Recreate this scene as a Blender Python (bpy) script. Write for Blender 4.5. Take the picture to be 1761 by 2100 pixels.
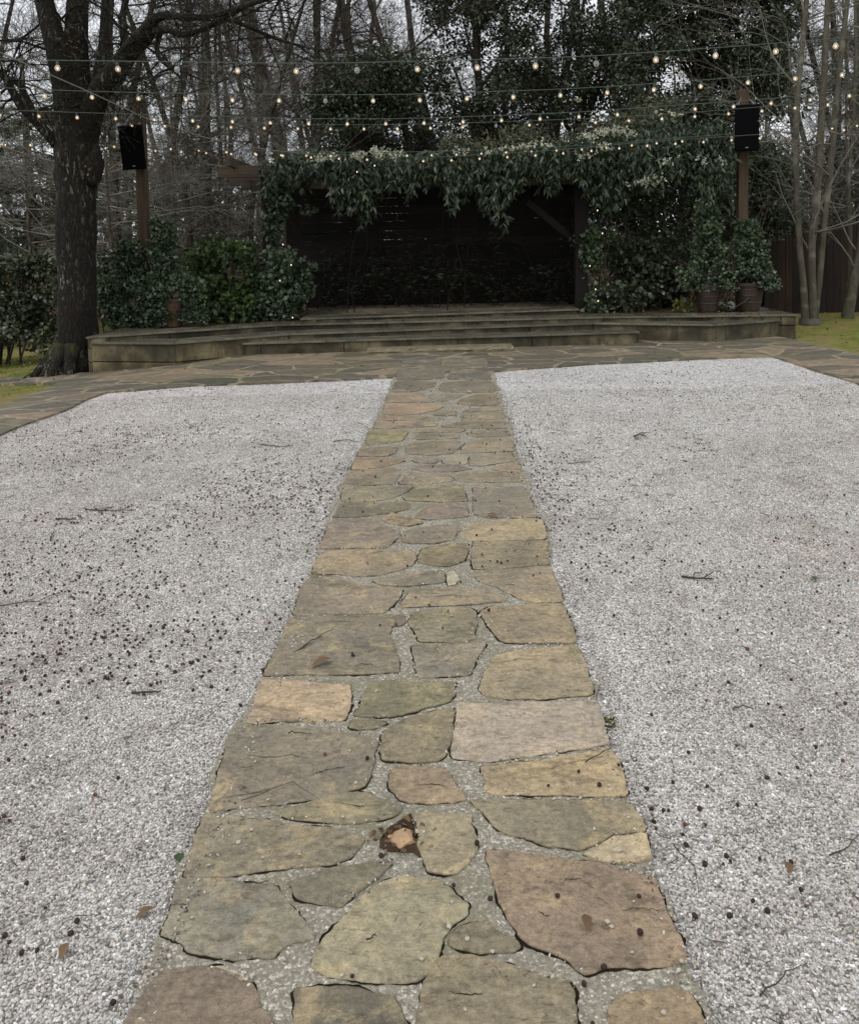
import bpy, bmesh, math, random
import numpy as np
from mathutils import Vector, Matrix, noise as mnoise
for o in list(bpy.data.objects): bpy.data.objects.remove(o)
random.seed(7); RNG = np.random.default_rng(11)
S = bpy.context.scene; COL = S.collection
PI = math.pi; R = math.radians

# ------------------------------------------------------------------ camera
F = 1800.0; W = 1761.0; PX, PY = 880.5, 600.0          # photo measured on a 1761 x 2100 grid
H = 1.6; ROLL = 0.022
YAW = math.atan(45.7 / F); PITCH = math.atan(97 / F)
CAM_LOC = Vector((0.11, 0, H))
CR = (Matrix.Rotation(YAW, 3, 'Z') @ Matrix.Rotation(PI/2 - PITCH, 3, 'X') @ Matrix.Rotation(-ROLL, 3, 'Z'))
cd = bpy.data.cameras.new('camera'); cam = bpy.data.objects.new('camera', cd); COL.objects.link(cam)
cam.matrix_world = Matrix.Translation(CAM_LOC) @ CR.to_4x4()
cd.sensor_fit = 'HORIZONTAL'; cd.sensor_width = 36; cd.lens = 36 * F / W
cd.shift_y = -(1050 - PY) / W; cd.clip_start = .05; cd.clip_end = 900
S.camera = cam

# ------------------------------------------------------------------ light
S.view_settings.view_transform = 'Standard'; S.view_settings.look = 'None'; S.view_settings.gamma = 1
S.view_settings.exposure = 0.56
SUN_EL, SUN_AZ = R(52), R(215)
wd = bpy.data.worlds.new('World'); S.world = wd; wd.use_nodes = True
nt = wd.node_tree; nt.nodes.clear()
wo = nt.nodes.new('ShaderNodeOutputWorld'); bg = nt.nodes.new('ShaderNodeBackground')
sk = nt.nodes.new('ShaderNodeTexSky'); sk.sky_type = 'NISHITA'; sk.sun_disc = False
sk.sun_elevation = SUN_EL; sk.sun_rotation = SUN_AZ; sk.dust_density = 4; sk.air_density = 1
tc = nt.nodes.new('ShaderNodeTexCoord'); nz = nt.nodes.new('ShaderNodeTexNoise')
nz.inputs['Scale'].default_value = 2.2; nz.inputs['Detail'].default_value = 5
mp = nt.nodes.new('ShaderNodeMapping'); mp.inputs['Scale'].default_value = (1, 1, 2.5)
rp = nt.nodes.new('ShaderNodeValToRGB')                 # overcast cloud layer, brighter and darker banks
rp.color_ramp.elements[0].position = .3; rp.color_ramp.elements[0].color = (6.0, 6.15, 6.45, 1)
rp.color_ramp.elements[1].position = .7; rp.color_ramp.elements[1].color = (8.4, 8.6, 9.0, 1)
mx = nt.nodes.new('ShaderNodeMix'); mx.data_type = 'RGBA'; mx.inputs[0].default_value = .9
L = nt.links.new
L(tc.outputs['Generated'], mp.inputs[0]); L(mp.outputs[0], nz.inputs['Vector']); L(nz.outputs[0], rp.inputs[0])
L(sk.outputs[0], mx.inputs[6]); L(rp.outputs[0], mx.inputs[7]); L(mx.outputs[2], bg.inputs[0])
bg.inputs[1].default_value = .1; L(bg.outputs[0], wo.inputs[0])
sl = bpy.data.lights.new('sun', 'SUN'); sl.energy = 0.6; sl.angle = R(25); sl.color = (1, .97, .93)
sun = bpy.data.objects.new('sun', sl); COL.objects.link(sun)
sun.rotation_euler = (PI/2 - SUN_EL, 0, PI - SUN_AZ)

# ------------------------------------------------------------------ projection helpers
def ss(a, b, x):
    t = min(1, max(0, (x - a) / (b - a))); return t * t * (3 - 2 * t)
def g(x, y):                                            # terrain height
    far = ss(7.5, 12, y)
    return .05 * far - .085 * max(0, -3.0 - x) * far * (1 - ss(9, 16, -x))
def gg(x, y):                                            # dips and humps raked into the gravel
    return .011*mnoise.noise(Vector((x*1.3, y*1.1, 5)))*ss(.62, 1.0, abs(x)) + .004*mnoise.noise(Vector((x*5, y*4, 1)))*ss(.62, .8, abs(x))
def ray(u, v):
    d = CR @ Vector(((u - PX) / F, -(v - PY) / F, -1)); return d
def at(u, v, Y):                                        # point on the pixel's ray at depth Y
    d = ray(u, v); return CAM_LOC + d * ((Y - CAM_LOC.y) / d.y)
def atz(u, v, z):
    d = ray(u, v); return CAM_LOC + d * ((z - CAM_LOC.z) / d.z)
def gnd(u, v, dz=0):
    z = dz
    for _ in range(12):
        p = atz(u, v, z); z = z * .4 + (g(p.x, p.y) + dz) * .6
    return atz(u, v, z)

# ------------------------------------------------------------------ mesh helpers
class MB:
    def __init__(s): s.v = []; s.f = []; s.m = []
    def add(s, v, f, m=0):
        b = len(s.v); s.v.extend(v); s.f.extend([tuple(i + b for i in q) for q in f]); s.m.extend([m] * len(f))
    def box(s, c, d, rot=None, m=0):
        x, y, z = d[0]/2, d[1]/2, d[2]/2
        V = [Vector(p) for p in ((-x,-y,-z),(x,-y,-z),(x,y,-z),(-x,y,-z),(-x,-y,z),(x,-y,z),(x,y,z),(-x,y,z))]
        if rot is not None: V = [rot @ p for p in V]
        c = Vector(c)
        s.add([p + c for p in V], [(0,3,2,1),(4,5,6,7),(0,1,5,4),(1,2,6,5),(2,3,7,6),(3,0,4,7)], m)
    def beam(s, a, b, w, h, m=0):                       # rectangular bar from a to b
        a, b = Vector(a), Vector(b); d = b - a; l = d.length; d.normalize()
        up = Vector((0,0,1)) if abs(d.z) < .95 else Vector((0,1,0))
        x = d.cross(up).normalized(); y = x.cross(d)
        s.box((a+b)/2, (w, l, h), Matrix((x, d, y)).transposed(), m)
    def tube(s, P, Rr, n=6, m=0, cap=True, rough=0):
        P = [Vector(p) for p in P]; k = len(P); V = []; fr = None
        for i in range(k):
            t = (P[min(i+1,k-1)] - P[max(i-1,0)])
            if t.length < 1e-9: t = Vector((0,0,1))
            t.normalize()
            if fr is None:
                fr = t.cross(Vector((0,0,1)) if abs(t.z) < .9 else Vector((1,0,0))).normalized()
            else:
                fr = (fr - t * fr.dot(t)).normalized()
            b = t.cross(fr)
            for j in range(n):
                a = 2*PI*j/n; r = Rr[i]
                if rough: r *= 1 + rough * mnoise.noise(Vector((math.cos(a)*1.5, math.sin(a)*1.5, i*.35)) + P[0])
                V.append(P[i] + (fr*math.cos(a) + b*math.sin(a)) * r)
        Fs = [(i*n+j, i*n+(j+1)%n, (i+1)*n+(j+1)%n, (i+1)*n+j) for i in range(k-1) for j in range(n)]
        if cap: Fs += [tuple(range(n-1,-1,-1)), tuple((k-1)*n+j for j in range(n))]
        s.add(V, Fs, m)
    def lathe(s, prof, n=20, c=(0,0,0), m=0):
        V = [(c[0]+r*math.cos(2*PI*j/n), c[1]+r*math.sin(2*PI*j/n), c[2]+z) for r, z in prof for j in range(n)]
        Fs = [(i*n+j, i*n+(j+1)%n, (i+1)*n+(j+1)%n, (i+1)*n+j) for i in range(len(prof)-1) for j in range(n)]
        s.add(V, Fs, m)
    def build(s, name, mats, parent=None, smooth=False, bevel=0):
        me = bpy.data.meshes.new(name); me.from_pydata([tuple(p) for p in s.v], [], s.f)
        mats = mats if isinstance(mats, (list, tuple)) else [mats]
        for m in mats: me.materials.append(m)
        me.polygons.foreach_set('material_index', s.m)
        if smooth: me.polygons.foreach_set('use_smooth', [True]*len(s.f))
        me.update()
        return link(name, me, parent, bevel)
def link(name, me, parent=None, bevel=0):
    o = bpy.data.objects.new(name, me); COL.objects.link(o)
    if parent: o.parent = parent; o.matrix_parent_inverse = Matrix.Translation(parent.location).inverted() if False else Matrix()
    if bevel:
        b = o.modifiers.new('bevel', 'BEVEL'); b.width = bevel; b.segments = 2; b.limit_method = 'ANGLE'; b.angle_limit = R(40)
    return o
def tag(o, label=None, cat=None, group=None, kind=None):
    for k, v in (('label',label),('category',cat),('group',group),('kind',kind)):
        if v: o[k] = v
    return o
def empty(name, loc=(0,0,0), **k):
    o = bpy.data.objects.new(name, None); COL.objects.link(o); o.location = loc; o.empty_display_size = .2
    return tag(o, **k)
def place(o, root):                                     # geometry was given in world space: put it under root unchanged
    o.parent = root; o.location = -Vector(root.location); return o

# ------------------------------------------------------------------ materials
ALB = .76
def srgb(r, g_, b, k=None):
    k = ALB if k is None else k
    f = lambda c: ((c/255+.055)/1.055)**2.4 if c > 10 else c/255/12.92
    return (f(r)*k, f(g_)*k, f(b)*k, 1)
def desat(c, f):
    m = c[0]*.3+c[1]*.6+c[2]*.1; return tuple(x*(1-f)+m*f for x in c[:3])+(1,)
class NT:
    def __init__(s, name):
        s.m = bpy.data.materials.new(name); s.m.use_nodes = True; s.t = s.m.node_tree; s.t.nodes.clear()
        s.out = s.n('ShaderNodeOutputMaterial'); s.b = s.n('ShaderNodeBsdfPrincipled'); s.l(s.b.outputs[0], s.out.inputs[0])
        s.tc = s.n('ShaderNodeTexCoord'); s.P = s.tc.outputs['Object']
    def n(s, t, **k):
        x = s.t.nodes.new(t)
        for a, b in k.items(): setattr(x, a, b)
        return x
    def l(s, a, b): s.t.links.new(a, b)
    def map(s, scale=(1,1,1), rot=(0,0,0), src=None):
        m = s.n('ShaderNodeMapping'); m.inputs['Scale'].default_value = scale; m.inputs['Rotation'].default_value = rot
        s.l(src or s.P, m.inputs[0]); return m.outputs[0]
    def noise(s, scale, detail=4, rough=.55, src=None, dist=0):
        n = s.n('ShaderNodeTexNoise'); n.inputs['Scale'].default_value = scale; n.inputs['Detail'].default_value = detail
        n.inputs['Roughness'].default_value = rough; n.inputs['Distortion'].default_value = dist
        s.l(src or s.P, n.inputs['Vector']); return n.outputs[0]
    def vor(s, scale, src=None, feature='F1', out='Distance', rnd=1):
        n = s.n('ShaderNodeTexVoronoi', feature=feature); n.inputs['Scale'].default_value = scale
        n.inputs['Randomness'].default_value = rnd
        s.l(src or s.P, n.inputs['Vector']); return n.outputs[out]
    def ramp(s, x, stops, interp='LINEAR'):
        r = s.n('ShaderNodeValToRGB'); r.color_ramp.interpolation = interp; e = r.color_ramp.elements
        while len(e) < len(stops): e.new(.5)
        for i, (p, c) in enumerate(stops):
            e[i].position = p; e[i].color = c if len(c) == 4 else (*c, 1)
        s.l(x, r.inputs[0]); return r.outputs[0]
    def val(s, x, a, b, lo=0, hi=1):
        m = s.n('ShaderNodeMapRange'); s.l(x, m.inputs[0]); m.inputs[1].default_value = a; m.inputs[2].default_value = b
        m.inputs[3].default_value = lo; m.inputs[4].default_value = hi; return m.outputs[0]
    def mix(s, fac, a, b, mode='MIX'):
        m = s.n('ShaderNodeMix', data_type='RGBA', blend_type=mode)
        for v, i in ((fac,0),(a,6),(b,7)):
            if isinstance(v, (int,float)): m.inputs[i].default_value = v
            elif isinstance(v, tuple): m.inputs[i].default_value = v if len(v)==4 else (*v,1)
            else: s.l(v, m.inputs[i])
        return m.outputs[2]
    def math(s, op, a, b=0.0):
        m = s.n('ShaderNodeMath', operation=op)
        for v, i in ((a,0),(b,1)):
            if isinstance(v,(int,float)): m.inputs[i].default_value = v
            else: s.l(v, m.inputs[i])
        return m.outputs[0]
    def bump(s, h, strength=.5, dist=.01, prev=None):
        b = s.n('ShaderNodeBump'); b.inputs['Strength'].default_value = strength; b.inputs['Distance'].default_value = dist
        s.l(h, b.inputs['Height'])
        if prev is not None: s.l(prev, b.inputs['Normal'])
        return b.outputs[0]
    def fin(s, color, rough=.7, normal=None, spec=.4):
        if isinstance(color, tuple): s.b.inputs['Base Color'].default_value = color if len(color)==4 else (*color,1)
        else: s.l(color, s.b.inputs['Base Color'])
        if isinstance(rough,(int,float)): s.b.inputs['Roughness'].default_value = rough
        else: s.l(rough, s.b.inputs['Roughness'])
        s.b.inputs['Specular IOR Level'].default_value = spec
        if normal is not None: s.l(normal, s.b.inputs['Normal'])
        return s.m
M = {}
def mk_stone():                                         # flagstones: colour of each stone from the mesh, mottled and layered
    t = NT('flagstone'); a = t.n('ShaderNodeAttribute', attribute_name='stone_tint'); c = a.outputs['Color']
    s1 = t.noise(3.5, 5, .6, dist=.6); s2 = t.noise(14, 6, .65, t.map((1,2.4,1), (0,0,.4)), .4); s3 = t.noise(60, 5, .7); s4 = t.noise(220, 2, .6)
    c = t.mix(t.val(s1, .32, .7), t.mix(1, c, (.76,.75,.73), 'MULTIPLY'), t.mix(1, c, (1.2,1.15,1.05), 'MULTIPLY'))
    c = t.mix(t.val(s2, .54, .72, 0, .68), c, srgb(74,68,54,1))
    c = t.mix(t.val(t.noise(2.1, 6, .7, t.map((1,2.2,1)), .8), .56, .68, 0, .5), c, srgb(86,79,64,1))
    c = t.mix(t.val(t.noise(5.5, 6, .72, dist=1.2), .52, .66, 0, .5), c, srgb(196,176,136,1))
    c = t.mix(t.val(t.noise(4.3, 4, .6), .58, .72, 0, .4), c, srgb(104,104,66))
    c = t.mix(t.val(s3, .36, .66), t.mix(1, c, (.68,.67,.64), 'MULTIPLY'), t.mix(1, c, (1.16,1.16,1.15), 'MULTIPLY'))
    c = t.mix(t.val(s4, .3, .7), t.mix(1, c, (.82,.82,.82), 'MULTIPLY'), t.mix(1, c, (1.12,1.12,1.12), 'MULTIPLY'))
    ly = t.noise(4.2, 5, .55, t.map((1,1.7,1), (0,0,-.3)), .5)     # split sedimentary layers
    c = t.mix(t.val(t.noise(1.6, 4, .6, t.map((1,1.4,1), (0,0,.5))), .40, .64), t.mix(1, c, (1.09,1.06,.99), 'MULTIPLY'), t.mix(1, c, (.86,.88,.88), 'MULTIPLY'))
    fl = t.math('SNAP', ly, .085)
    st = t.math('SUBTRACT', ly, fl)
    c = t.mix(t.val(st, 0, .004, .7, 0), c, srgb(48,43,35))
    nb = t.bump(fl, .9, .03); nb = t.bump(s2, .35, .012, nb); nb = t.bump(s3, .4, .004, nb); nb = t.bump(s4, .3, .0015, nb)
    return t.fin(c, t.val(s3, .3, .7, .55, .8), nb, .35)
M['stone'] = mk_stone()
def mk_mortar(name, dark=1.18, tint=(1,1,1)):
    t = NT(name); nn = t.n('ShaderNodeTexNoise'); nn.inputs['Scale'].default_value = 90
    t.l(t.P, nn.inputs['Vector']); sc = t.n('ShaderNodeVectorMath', operation='SCALE'); sc.inputs['Scale'].default_value = .008
    t.l(nn.outputs['Color'], sc.inputs[0]); w = t.n('ShaderNodeVectorMath', operation='ADD'); t.l(t.P, w.inputs[0]); t.l(sc.outputs[0], w.inputs[1]); P = w.outputs[0]
    v = t.vor(150, P, out='Color'); e = t.vor(150, P, feature='DISTANCE_TO_EDGE'); v2 = t.vor(330, P, out='Color')
    sep = t.n('ShaderNodeSeparateColor'); t.l(v, sep.inputs[0]); s2 = t.n('ShaderNodeSeparateColor'); t.l(v2, s2.inputs[0])
    k = lambda a,b,c: srgb(a,b,c,dark)
    c = t.ramp(sep.outputs[0], [(0,k(120,115,102)),(.4,k(142,137,123)),(.72,k(158,152,138)),(.9,k(186,180,166)),(1,k(212,207,194))])
    c = t.mix(t.val(s2.outputs[0], 0, 1, 0, .45), c, k(104,99,86))
    c = t.mix(t.val(e, 0, .12, .5, 0), c, k(96,90,77))
    c = t.mix(t.val(t.noise(4, 5, .65), .48, .66, 0, .7), c, k(112,108,84)); c = t.mix(t.val(t.noise(13, 5, .7), .55, .68, 0, .5), c, k(88,84,68))
    nb = t.bump(t.val(e, 0, .2), .35, .004); nb = t.bump(t.noise(30, 5), .6, .012, nb)
    return t.fin(c, .85, nb, .25)
M['mortar'] = mk_mortar('pebble_mortar')
def mk_gravel():
    t = NT('gravel'); w = t.n('ShaderNodeVectorMath', operation='ADD'); nn = t.n('ShaderNodeTexNoise'); nn.inputs['Scale'].default_value = 60
    t.l(t.P, nn.inputs['Vector']); sc = t.n('ShaderNodeVectorMath', operation='SCALE'); sc.inputs['Scale'].default_value = .006
    t.l(nn.outputs['Color'], sc.inputs[0]); t.l(t.P, w.inputs[0]); t.l(sc.outputs[0], w.inputs[1]); P = w.outputs[0]
    v = t.vor(105, P, out='Color'); d = t.vor(105, P); e = t.vor(105, P, feature='DISTANCE_TO_EDGE')
    sep = t.n('ShaderNodeSeparateColor'); t.l(v, sep.inputs[0])
    c = t.ramp(sep.outputs[0], [(0,srgb(98,93,88,1.42)),(.2,srgb(150,146,142,1.42)),(.5,srgb(182,178,175,1.42)),(.8,srgb(206,203,201,1.42)),(1,srgb(236,234,233,1.42))])
    c = t.mix(t.val(e, 0, .09, .8, 0), c, srgb(66,62,58,1.42))
    v2 = t.vor(26, P, out='Color'); s2 = t.n('ShaderNodeSeparateColor'); t.l(v2, s2.inputs[0])
    c = t.mix(t.val(s2.outputs[0], .90, .93, 0, .30), c, srgb(88,80,74,1.42))
    big = t.noise(.55, 4, .6); c = t.mix(t.val(big, .35, .72, 0, 1), c, t.mix(1, c, (.84,.82,.80), 'MULTIPLY'))
    med = t.noise(3.2, 5, .65, t.map((1,1.0,1))); c = t.mix(t.val(med, .52, .74, 0, .75), c, t.mix(1, c, (.70,.68,.66), 'MULTIPLY'))
    sepx = t.n('ShaderNodeSeparateXYZ'); t.l(t.P, sepx.inputs[0])
    c = t.mix(t.val(sepx.outputs[0], -.5, -3.5, 0, .7), c, t.mix(1, c, (1.0,.94,.92), 'MULTIPLY'))
    c = t.mix(1, c, (1.0,1.02,1.02), 'MULTIPLY')
    nb = t.bump(t.math('SUBTRACT', 1, d), .9, .007); nb = t.bump(med, .5, .03, nb)
    return t.fin(c, .8, nb, .3)
M['gravel'] = mk_gravel()
def mk_pebble():
    t = NT('pebble'); oi = t.n('ShaderNodeObjectInfo')
    c = t.ramp(oi.outputs['Random'], [(0,srgb(104,99,94)),(.12,srgb(146,141,136)),(.42,srgb(178,174,169)),(.66,srgb(192,188,183)),(.86,srgb(208,204,199)),(.95,srgb(232,229,225)),(1,srgb(190,168,150))])
    c = t.mix(1, c, (1.30,1.315,1.29), 'MULTIPLY')
    P = oi.outputs['Location']; big = t.noise(1.1, 5, .65, P); c = t.mix(t.val(big, .46, .68, 0, .55), c, t.mix(1, c, (.62,.58,.54), 'MULTIPLY'))
    fine = t.noise(5.5, 4, .7, P); c = t.mix(t.val(fine, .54, .72, 0, .65), c, t.mix(1, c, (.60,.57,.54), 'MULTIPLY'))
    c = t.mix(t.val(t.noise(.7, 3, .6, P), .55, .68, 0, .5), c, t.mix(1, c, (1.0,.93,.86), 'MULTIPLY'))
    return t.fin(c, .75, None, .3)
M['pebble'] = mk_pebble()
def mk_plain(name, col, rough=.7, spec=.4, var=.25, scale=8, bumps=.3, bscale=60, bdist=.003):
    t = NT(name); n = t.noise(scale, 5, .6)
    c = t.mix(t.val(n, .3, .7), tuple(x*(1-var) for x in col[:3]), tuple(min(1,x*(1+var)) for x in col[:3]))
    return t.fin(c, rough, t.bump(t.noise(bscale, 4), bumps, bdist), spec)
def mk_paving():                                        # crazy paving of the terrace, pale raised mortar between slabs
    t = NT('terrace_paving'); nn = t.n('ShaderNodeTexNoise'); nn.inputs['Scale'].default_value = 2.2; nn.inputs['Detail'].default_value = 3
    t.l(t.P, nn.inputs['Vector']); sc = t.n('ShaderNodeVectorMath', operation='SCALE'); sc.inputs['Scale'].default_value = .22
    t.l(nn.outputs['Color'], sc.inputs[0]); w = t.n('ShaderNodeVectorMath', operation='ADD'); t.l(t.P, w.inputs[0]); t.l(sc.outputs[0], w.inputs[1])
    P = t.map((.85,1.5,1), (0,0,.12), w.outputs[0])
    v = t.vor(1.7, P, out='Color'); e = t.vor(1.7, P, feature='DISTANCE_TO_EDGE'); sep = t.n('ShaderNodeSeparateColor'); t.l(v, sep.inputs[0])
    c = t.ramp(sep.outputs[0], [(0,srgb(78,76,66,.98)),(.25,srgb(112,102,86,.98)),(.5,srgb(96,92,82,.98)),(.75,srgb(134,120,98,.98)),(1,srgb(148,128,104,.98))])
    s2 = t.noise(9, 6, .65, t.map((1,2,1)), .5)
    c = t.mix(t.val(s2, .46, .68, 0, .75), c, srgb(54,53,44,.98))
    c = t.mix(t.val(t.noise(3, 5, .6), .55, .75, 0, .5), c, srgb(122,112,88,.98))
    en = t.math('ADD', e, t.val(t.noise(7, 4), .3, .7, -.035, .03))
    c = t.mix(t.val(en, .02, .035, .9, 0), c, srgb(158,146,120,.9))
    c = t.mix(t.val(t.noise(1.1, 3), .5, .7, 0, .45), c, srgb(88,92,62,.98))
    nb = t.bump(t.val(en, .02, .06), .5, .012); nb = t.bump(s2, .4, .012, nb); nb = t.bump(t.noise(90,4), .3, .003, nb)
    return t.fin(c, t.val(s2, .3, .7, .45, .75), nb, .4)
M['paving'] = mk_paving()
def mk_wallstone():
    t = NT('stage_wall_stone')
    c = t.ramp(t.noise(1.7, 6, .65), [(.36,srgb(52,48,35)),(.5,srgb(92,85,64)),(.64,srgb(138,128,100))])
    oi = t.n('ShaderNodeNewGeometry'); c = t.mix(1, c, t.ramp(oi.outputs['Random Per Island'], [(0,(.72,.74,.70)),(.5,(.95,.95,.92)),(1,(1.15,1.1,1.0))]), 'MULTIPLY')
    st = t.noise(1, 5, .7, t.map((5,5,.9)))
    c = t.mix(t.val(st, .5, .66, 0, .8), c, srgb(46,46,30))
    c = t.mix(t.val(t.noise(12, 5, .7), .58, .7, 0, .5), c, srgb(60,58,44))
    nb = t.bump(t.noise(25, 6, .7), .45, .008); nb = t.bump(t.noise(160, 3), .3, .002, nb)
    return t.fin(c, .75, nb, .35)
M['wallstone'] = mk_wallstone()
def mk_cap():
    t = NT('tread_stone')
    c = t.ramp(t.noise(2.3, 6, .65), [(.3,srgb(80,78,68)),(.5,srgb(112,108,94)),(.72,srgb(140,132,110))])
    oi = t.n('ShaderNodeNewGeometry'); c = t.mix(1, c, t.ramp(oi.outputs['Random Per Island'], [(0,(.7,.72,.7)),(1,(1.15,1.12,1.05))]), 'MULTIPLY')
    c = t.mix(t.val(t.noise(9, 6, .7), .52, .7, 0, .6), c, srgb(60,60,48))
    nb = t.bump(t.noise(20, 6, .7), .25, .008)
    return t.fin(c, t.val(t.noise(5,4), .3, .7, .14, .42), nb, .6)
M['cap'] = mk_cap()
def mk_wood(name, col, dark, axis=2, rough=.75, plank=0):
    t = NT(name); sc = [14,14,14]; sc[axis] = .9
    gr = t.noise(1, 6, .65, t.map(tuple(sc)), .3)
    c = t.mix(t.val(gr, .3, .7), dark, col)
    c = t.mix(t.val(t.noise(1.1, 4), .45, .7, 0, .5), c, tuple(x*.6 for x in dark[:3]))
    if plank:
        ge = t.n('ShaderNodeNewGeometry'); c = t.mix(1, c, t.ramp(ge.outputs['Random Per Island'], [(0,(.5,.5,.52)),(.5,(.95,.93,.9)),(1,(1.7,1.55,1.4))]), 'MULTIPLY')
    return t.fin(c, rough, t.bump(gr, .5, .006), .3)
M['post'] = mk_wood('post_wood', srgb(104,86,66), srgb(66,53,41))
M['oldwood'] = mk_wood('weathered_beam', srgb(112,100,84), srgb(58,50,42), 0)
M['oldpost_shaded'] = mk_wood('weathered_post_shaded', srgb(36,30,24), srgb(18,15,13), 2)  # old timber, with the pergola's inner shade darkened into its colour
M['plank'] = mk_wood('weathered_planks_shaded', srgb(30,25,21), srgb(12,10,9), 0, .9, 1)  # canopy shade over the back wall is put into the plank colour
M['fence'] = mk_wood('fence_boards', srgb(64,50,40), srgb(30,24,20), 2, .8, 1)
def mk_bark(name, c1, c2, lich, lfac=.5, mossy=0, sc=1.0):
    t = NT(name)
    v = t.noise(1, 6, .7, t.map((16*sc,16*sc,3.2*sc)), .8); v2 = t.vor(1, t.map((13*sc,13*sc,3.4*sc)), feature='DISTANCE_TO_EDGE')
    c = t.mix(t.val(v, .3, .68), c1, c2)
    c = t.mix(t.val(v2, 0, .14, .7, 0), c, tuple(x*.45 for x in c1[:3]))
    ln = t.noise(1, 5, .75, t.map((11*sc,11*sc,4*sc)), .3)
    big = t.val(t.noise(.9, 3), .42, .62)
    c = t.mix(t.math('MULTIPLY', t.val(ln, .56, .61, 0, lfac), big), c, lich)
    if mossy:
        ge = t.n('ShaderNodeNewGeometry'); sp = t.n('ShaderNodeSeparateXYZ'); t.l(ge.outputs['Normal'], sp.inputs[0])
        up = t.val(sp.outputs[2], .15, .8); c = t.mix(t.math('MULTIPLY', up, t.val(t.noise(5,4), .4, .6, 0, mossy)), c, srgb(74,84,36))
    nb = t.bump(t.val(v2, 0, .3), .8, .03/sc); nb = t.bump(v, .6, .015/sc, nb)
    return t.fin(c, .85, nb, .25)
M['oak'] = mk_bark('oak_bark', srgb(26,22,19), srgb(50,44,37), srgb(150,150,138), .9, .45, 1.7)
M['bark'] = mk_bark('grey_bark', srgb(70,64,57), srgb(122,114,102), srgb(140,142,128), .5, .25)
M['bark_dark'] = mk_bark('dark_bark', srgb(50,44,38), srgb(92,84,72), srgb(110,112,98), .3, .3)
def mk_smooth():
    t = NT('smooth_pale_bark'); n = t.noise(1, 5, .6, t.map((9,9,2.5))); f = t.noise(1, 5, .75, t.map((22,22,16)))
    c = t.ramp(n, [(.3,srgb(74,70,60)),(.55,srgb(102,97,84)),(.75,srgb(130,124,110))]); c = t.mix(t.val(f, .56, .62, 0, .7), c, srgb(58,56,46)); c = t.mix(t.val(t.noise(3.5,4), .55, .68, 0, .6), c, srgb(164,162,146))
    sp = t.n('ShaderNodeSeparateXYZ'); t.l(t.P, sp.inputs[0]); c = t.mix(t.math('MULTIPLY', t.val(sp.outputs[2], 1.2, 0, 0, .7), t.val(n, .3, .6)), c, srgb(70,74,46))
    return t.fin(c, .8, t.bump(f, .4, .01), .25)
M['myrtle'] = mk_smooth()
M['twig'] = mk_plain('twig_bark', srgb(132,128,118), .8, .25, .4, 3)
M['twig_dark'] = mk_plain('dark_twig', srgb(74,66,56), .8, .25, .4, 5)
def mk_leaf(name, a, b, c_, rough=.38, spec=.5, trans=.12):
    t = NT(name); ge = t.n('ShaderNodeNewGeometry'); rnd = ge.outputs['Random Per Island']
    c = t.ramp(rnd, [(0,a),(.55,b),(1,c_)])
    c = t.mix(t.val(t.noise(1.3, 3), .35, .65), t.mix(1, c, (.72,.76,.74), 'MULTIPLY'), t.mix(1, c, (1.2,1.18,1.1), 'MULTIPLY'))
    m = t.fin(c, rough, None, spec)
    if trans:
        tr = t.n('ShaderNodeBsdfTranslucent'); t.l(t.mix(1, c, (1.2,1.4,.6), 'MULTIPLY'), tr.inputs[0]); ms = t.n('ShaderNodeMixShader'); ms.inputs[0].default_value = trans
        t.l(t.b.outputs[0], ms.inputs[1]); t.l(tr.outputs[0], ms.inputs[2]); t.l(ms.outputs[0], t.out.inputs[0])
    return m
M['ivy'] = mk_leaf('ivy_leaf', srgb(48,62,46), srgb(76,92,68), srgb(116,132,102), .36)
M['shade'] = mk_leaf('shade_toned_leaf', srgb(26,32,24), srgb(36,42,32), srgb(54,60,42), .5, .3)  # leaf colours darkened to stand for the shade by the back wall
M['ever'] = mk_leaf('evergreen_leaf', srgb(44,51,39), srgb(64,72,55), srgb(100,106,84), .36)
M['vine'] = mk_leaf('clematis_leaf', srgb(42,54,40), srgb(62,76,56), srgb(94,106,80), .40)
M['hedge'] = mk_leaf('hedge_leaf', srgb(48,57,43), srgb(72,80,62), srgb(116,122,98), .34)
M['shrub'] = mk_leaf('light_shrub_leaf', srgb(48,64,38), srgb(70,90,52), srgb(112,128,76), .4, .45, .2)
M['yshrub'] = mk_leaf('yellow_green_leaf', srgb(84,92,40), srgb(120,124,56), srgb(150,150,72), .5, .35, .2)
M['moss'] = mk_leaf('moss_blade', srgb(88,116,40), srgb(124,142,58), srgb(172,160,104), .7, .2, .2)
M['pine'] = mk_leaf('pine_needles', srgb(66,76,62), srgb(86,94,78), srgb(112,116,98), .6, .3)
M['vtop'] = mk_leaf('vine_top_leaf', srgb(58,66,46), srgb(80,84,62), srgb(118,112,88), .5, .4, .15)  # paler, yellower leaf of the vine's top growth
M['flower'] = mk_leaf('white_flower', srgb(190,188,176), srgb(215,214,205), srgb(235,234,228), .6, .3, .2)
M['dryleaf'] = mk_leaf('dry_leaf', srgb(88,66,48), srgb(122,96,72), srgb(160,132,102), .6, .3, .1)
M['greenleaf'] = mk_leaf('fallen_green_leaf', srgb(52,74,44), srgb(60,84,50), srgb(70,92,56), .5, .4, .1)
M['dirt'] = mk_plain('mossy_dirt', srgb(42,37,26), .95, .1, .45, 25, .8, 120, .006)
M['seed'] = mk_plain('seed_ball', srgb(62,46,38), .7, .3, .5, 90, .8, 500, .001)
M['seedred'] = mk_plain('red_brown_seed', srgb(112,72,54), .6, .3, .3, 90, .5, 500, .001)
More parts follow.
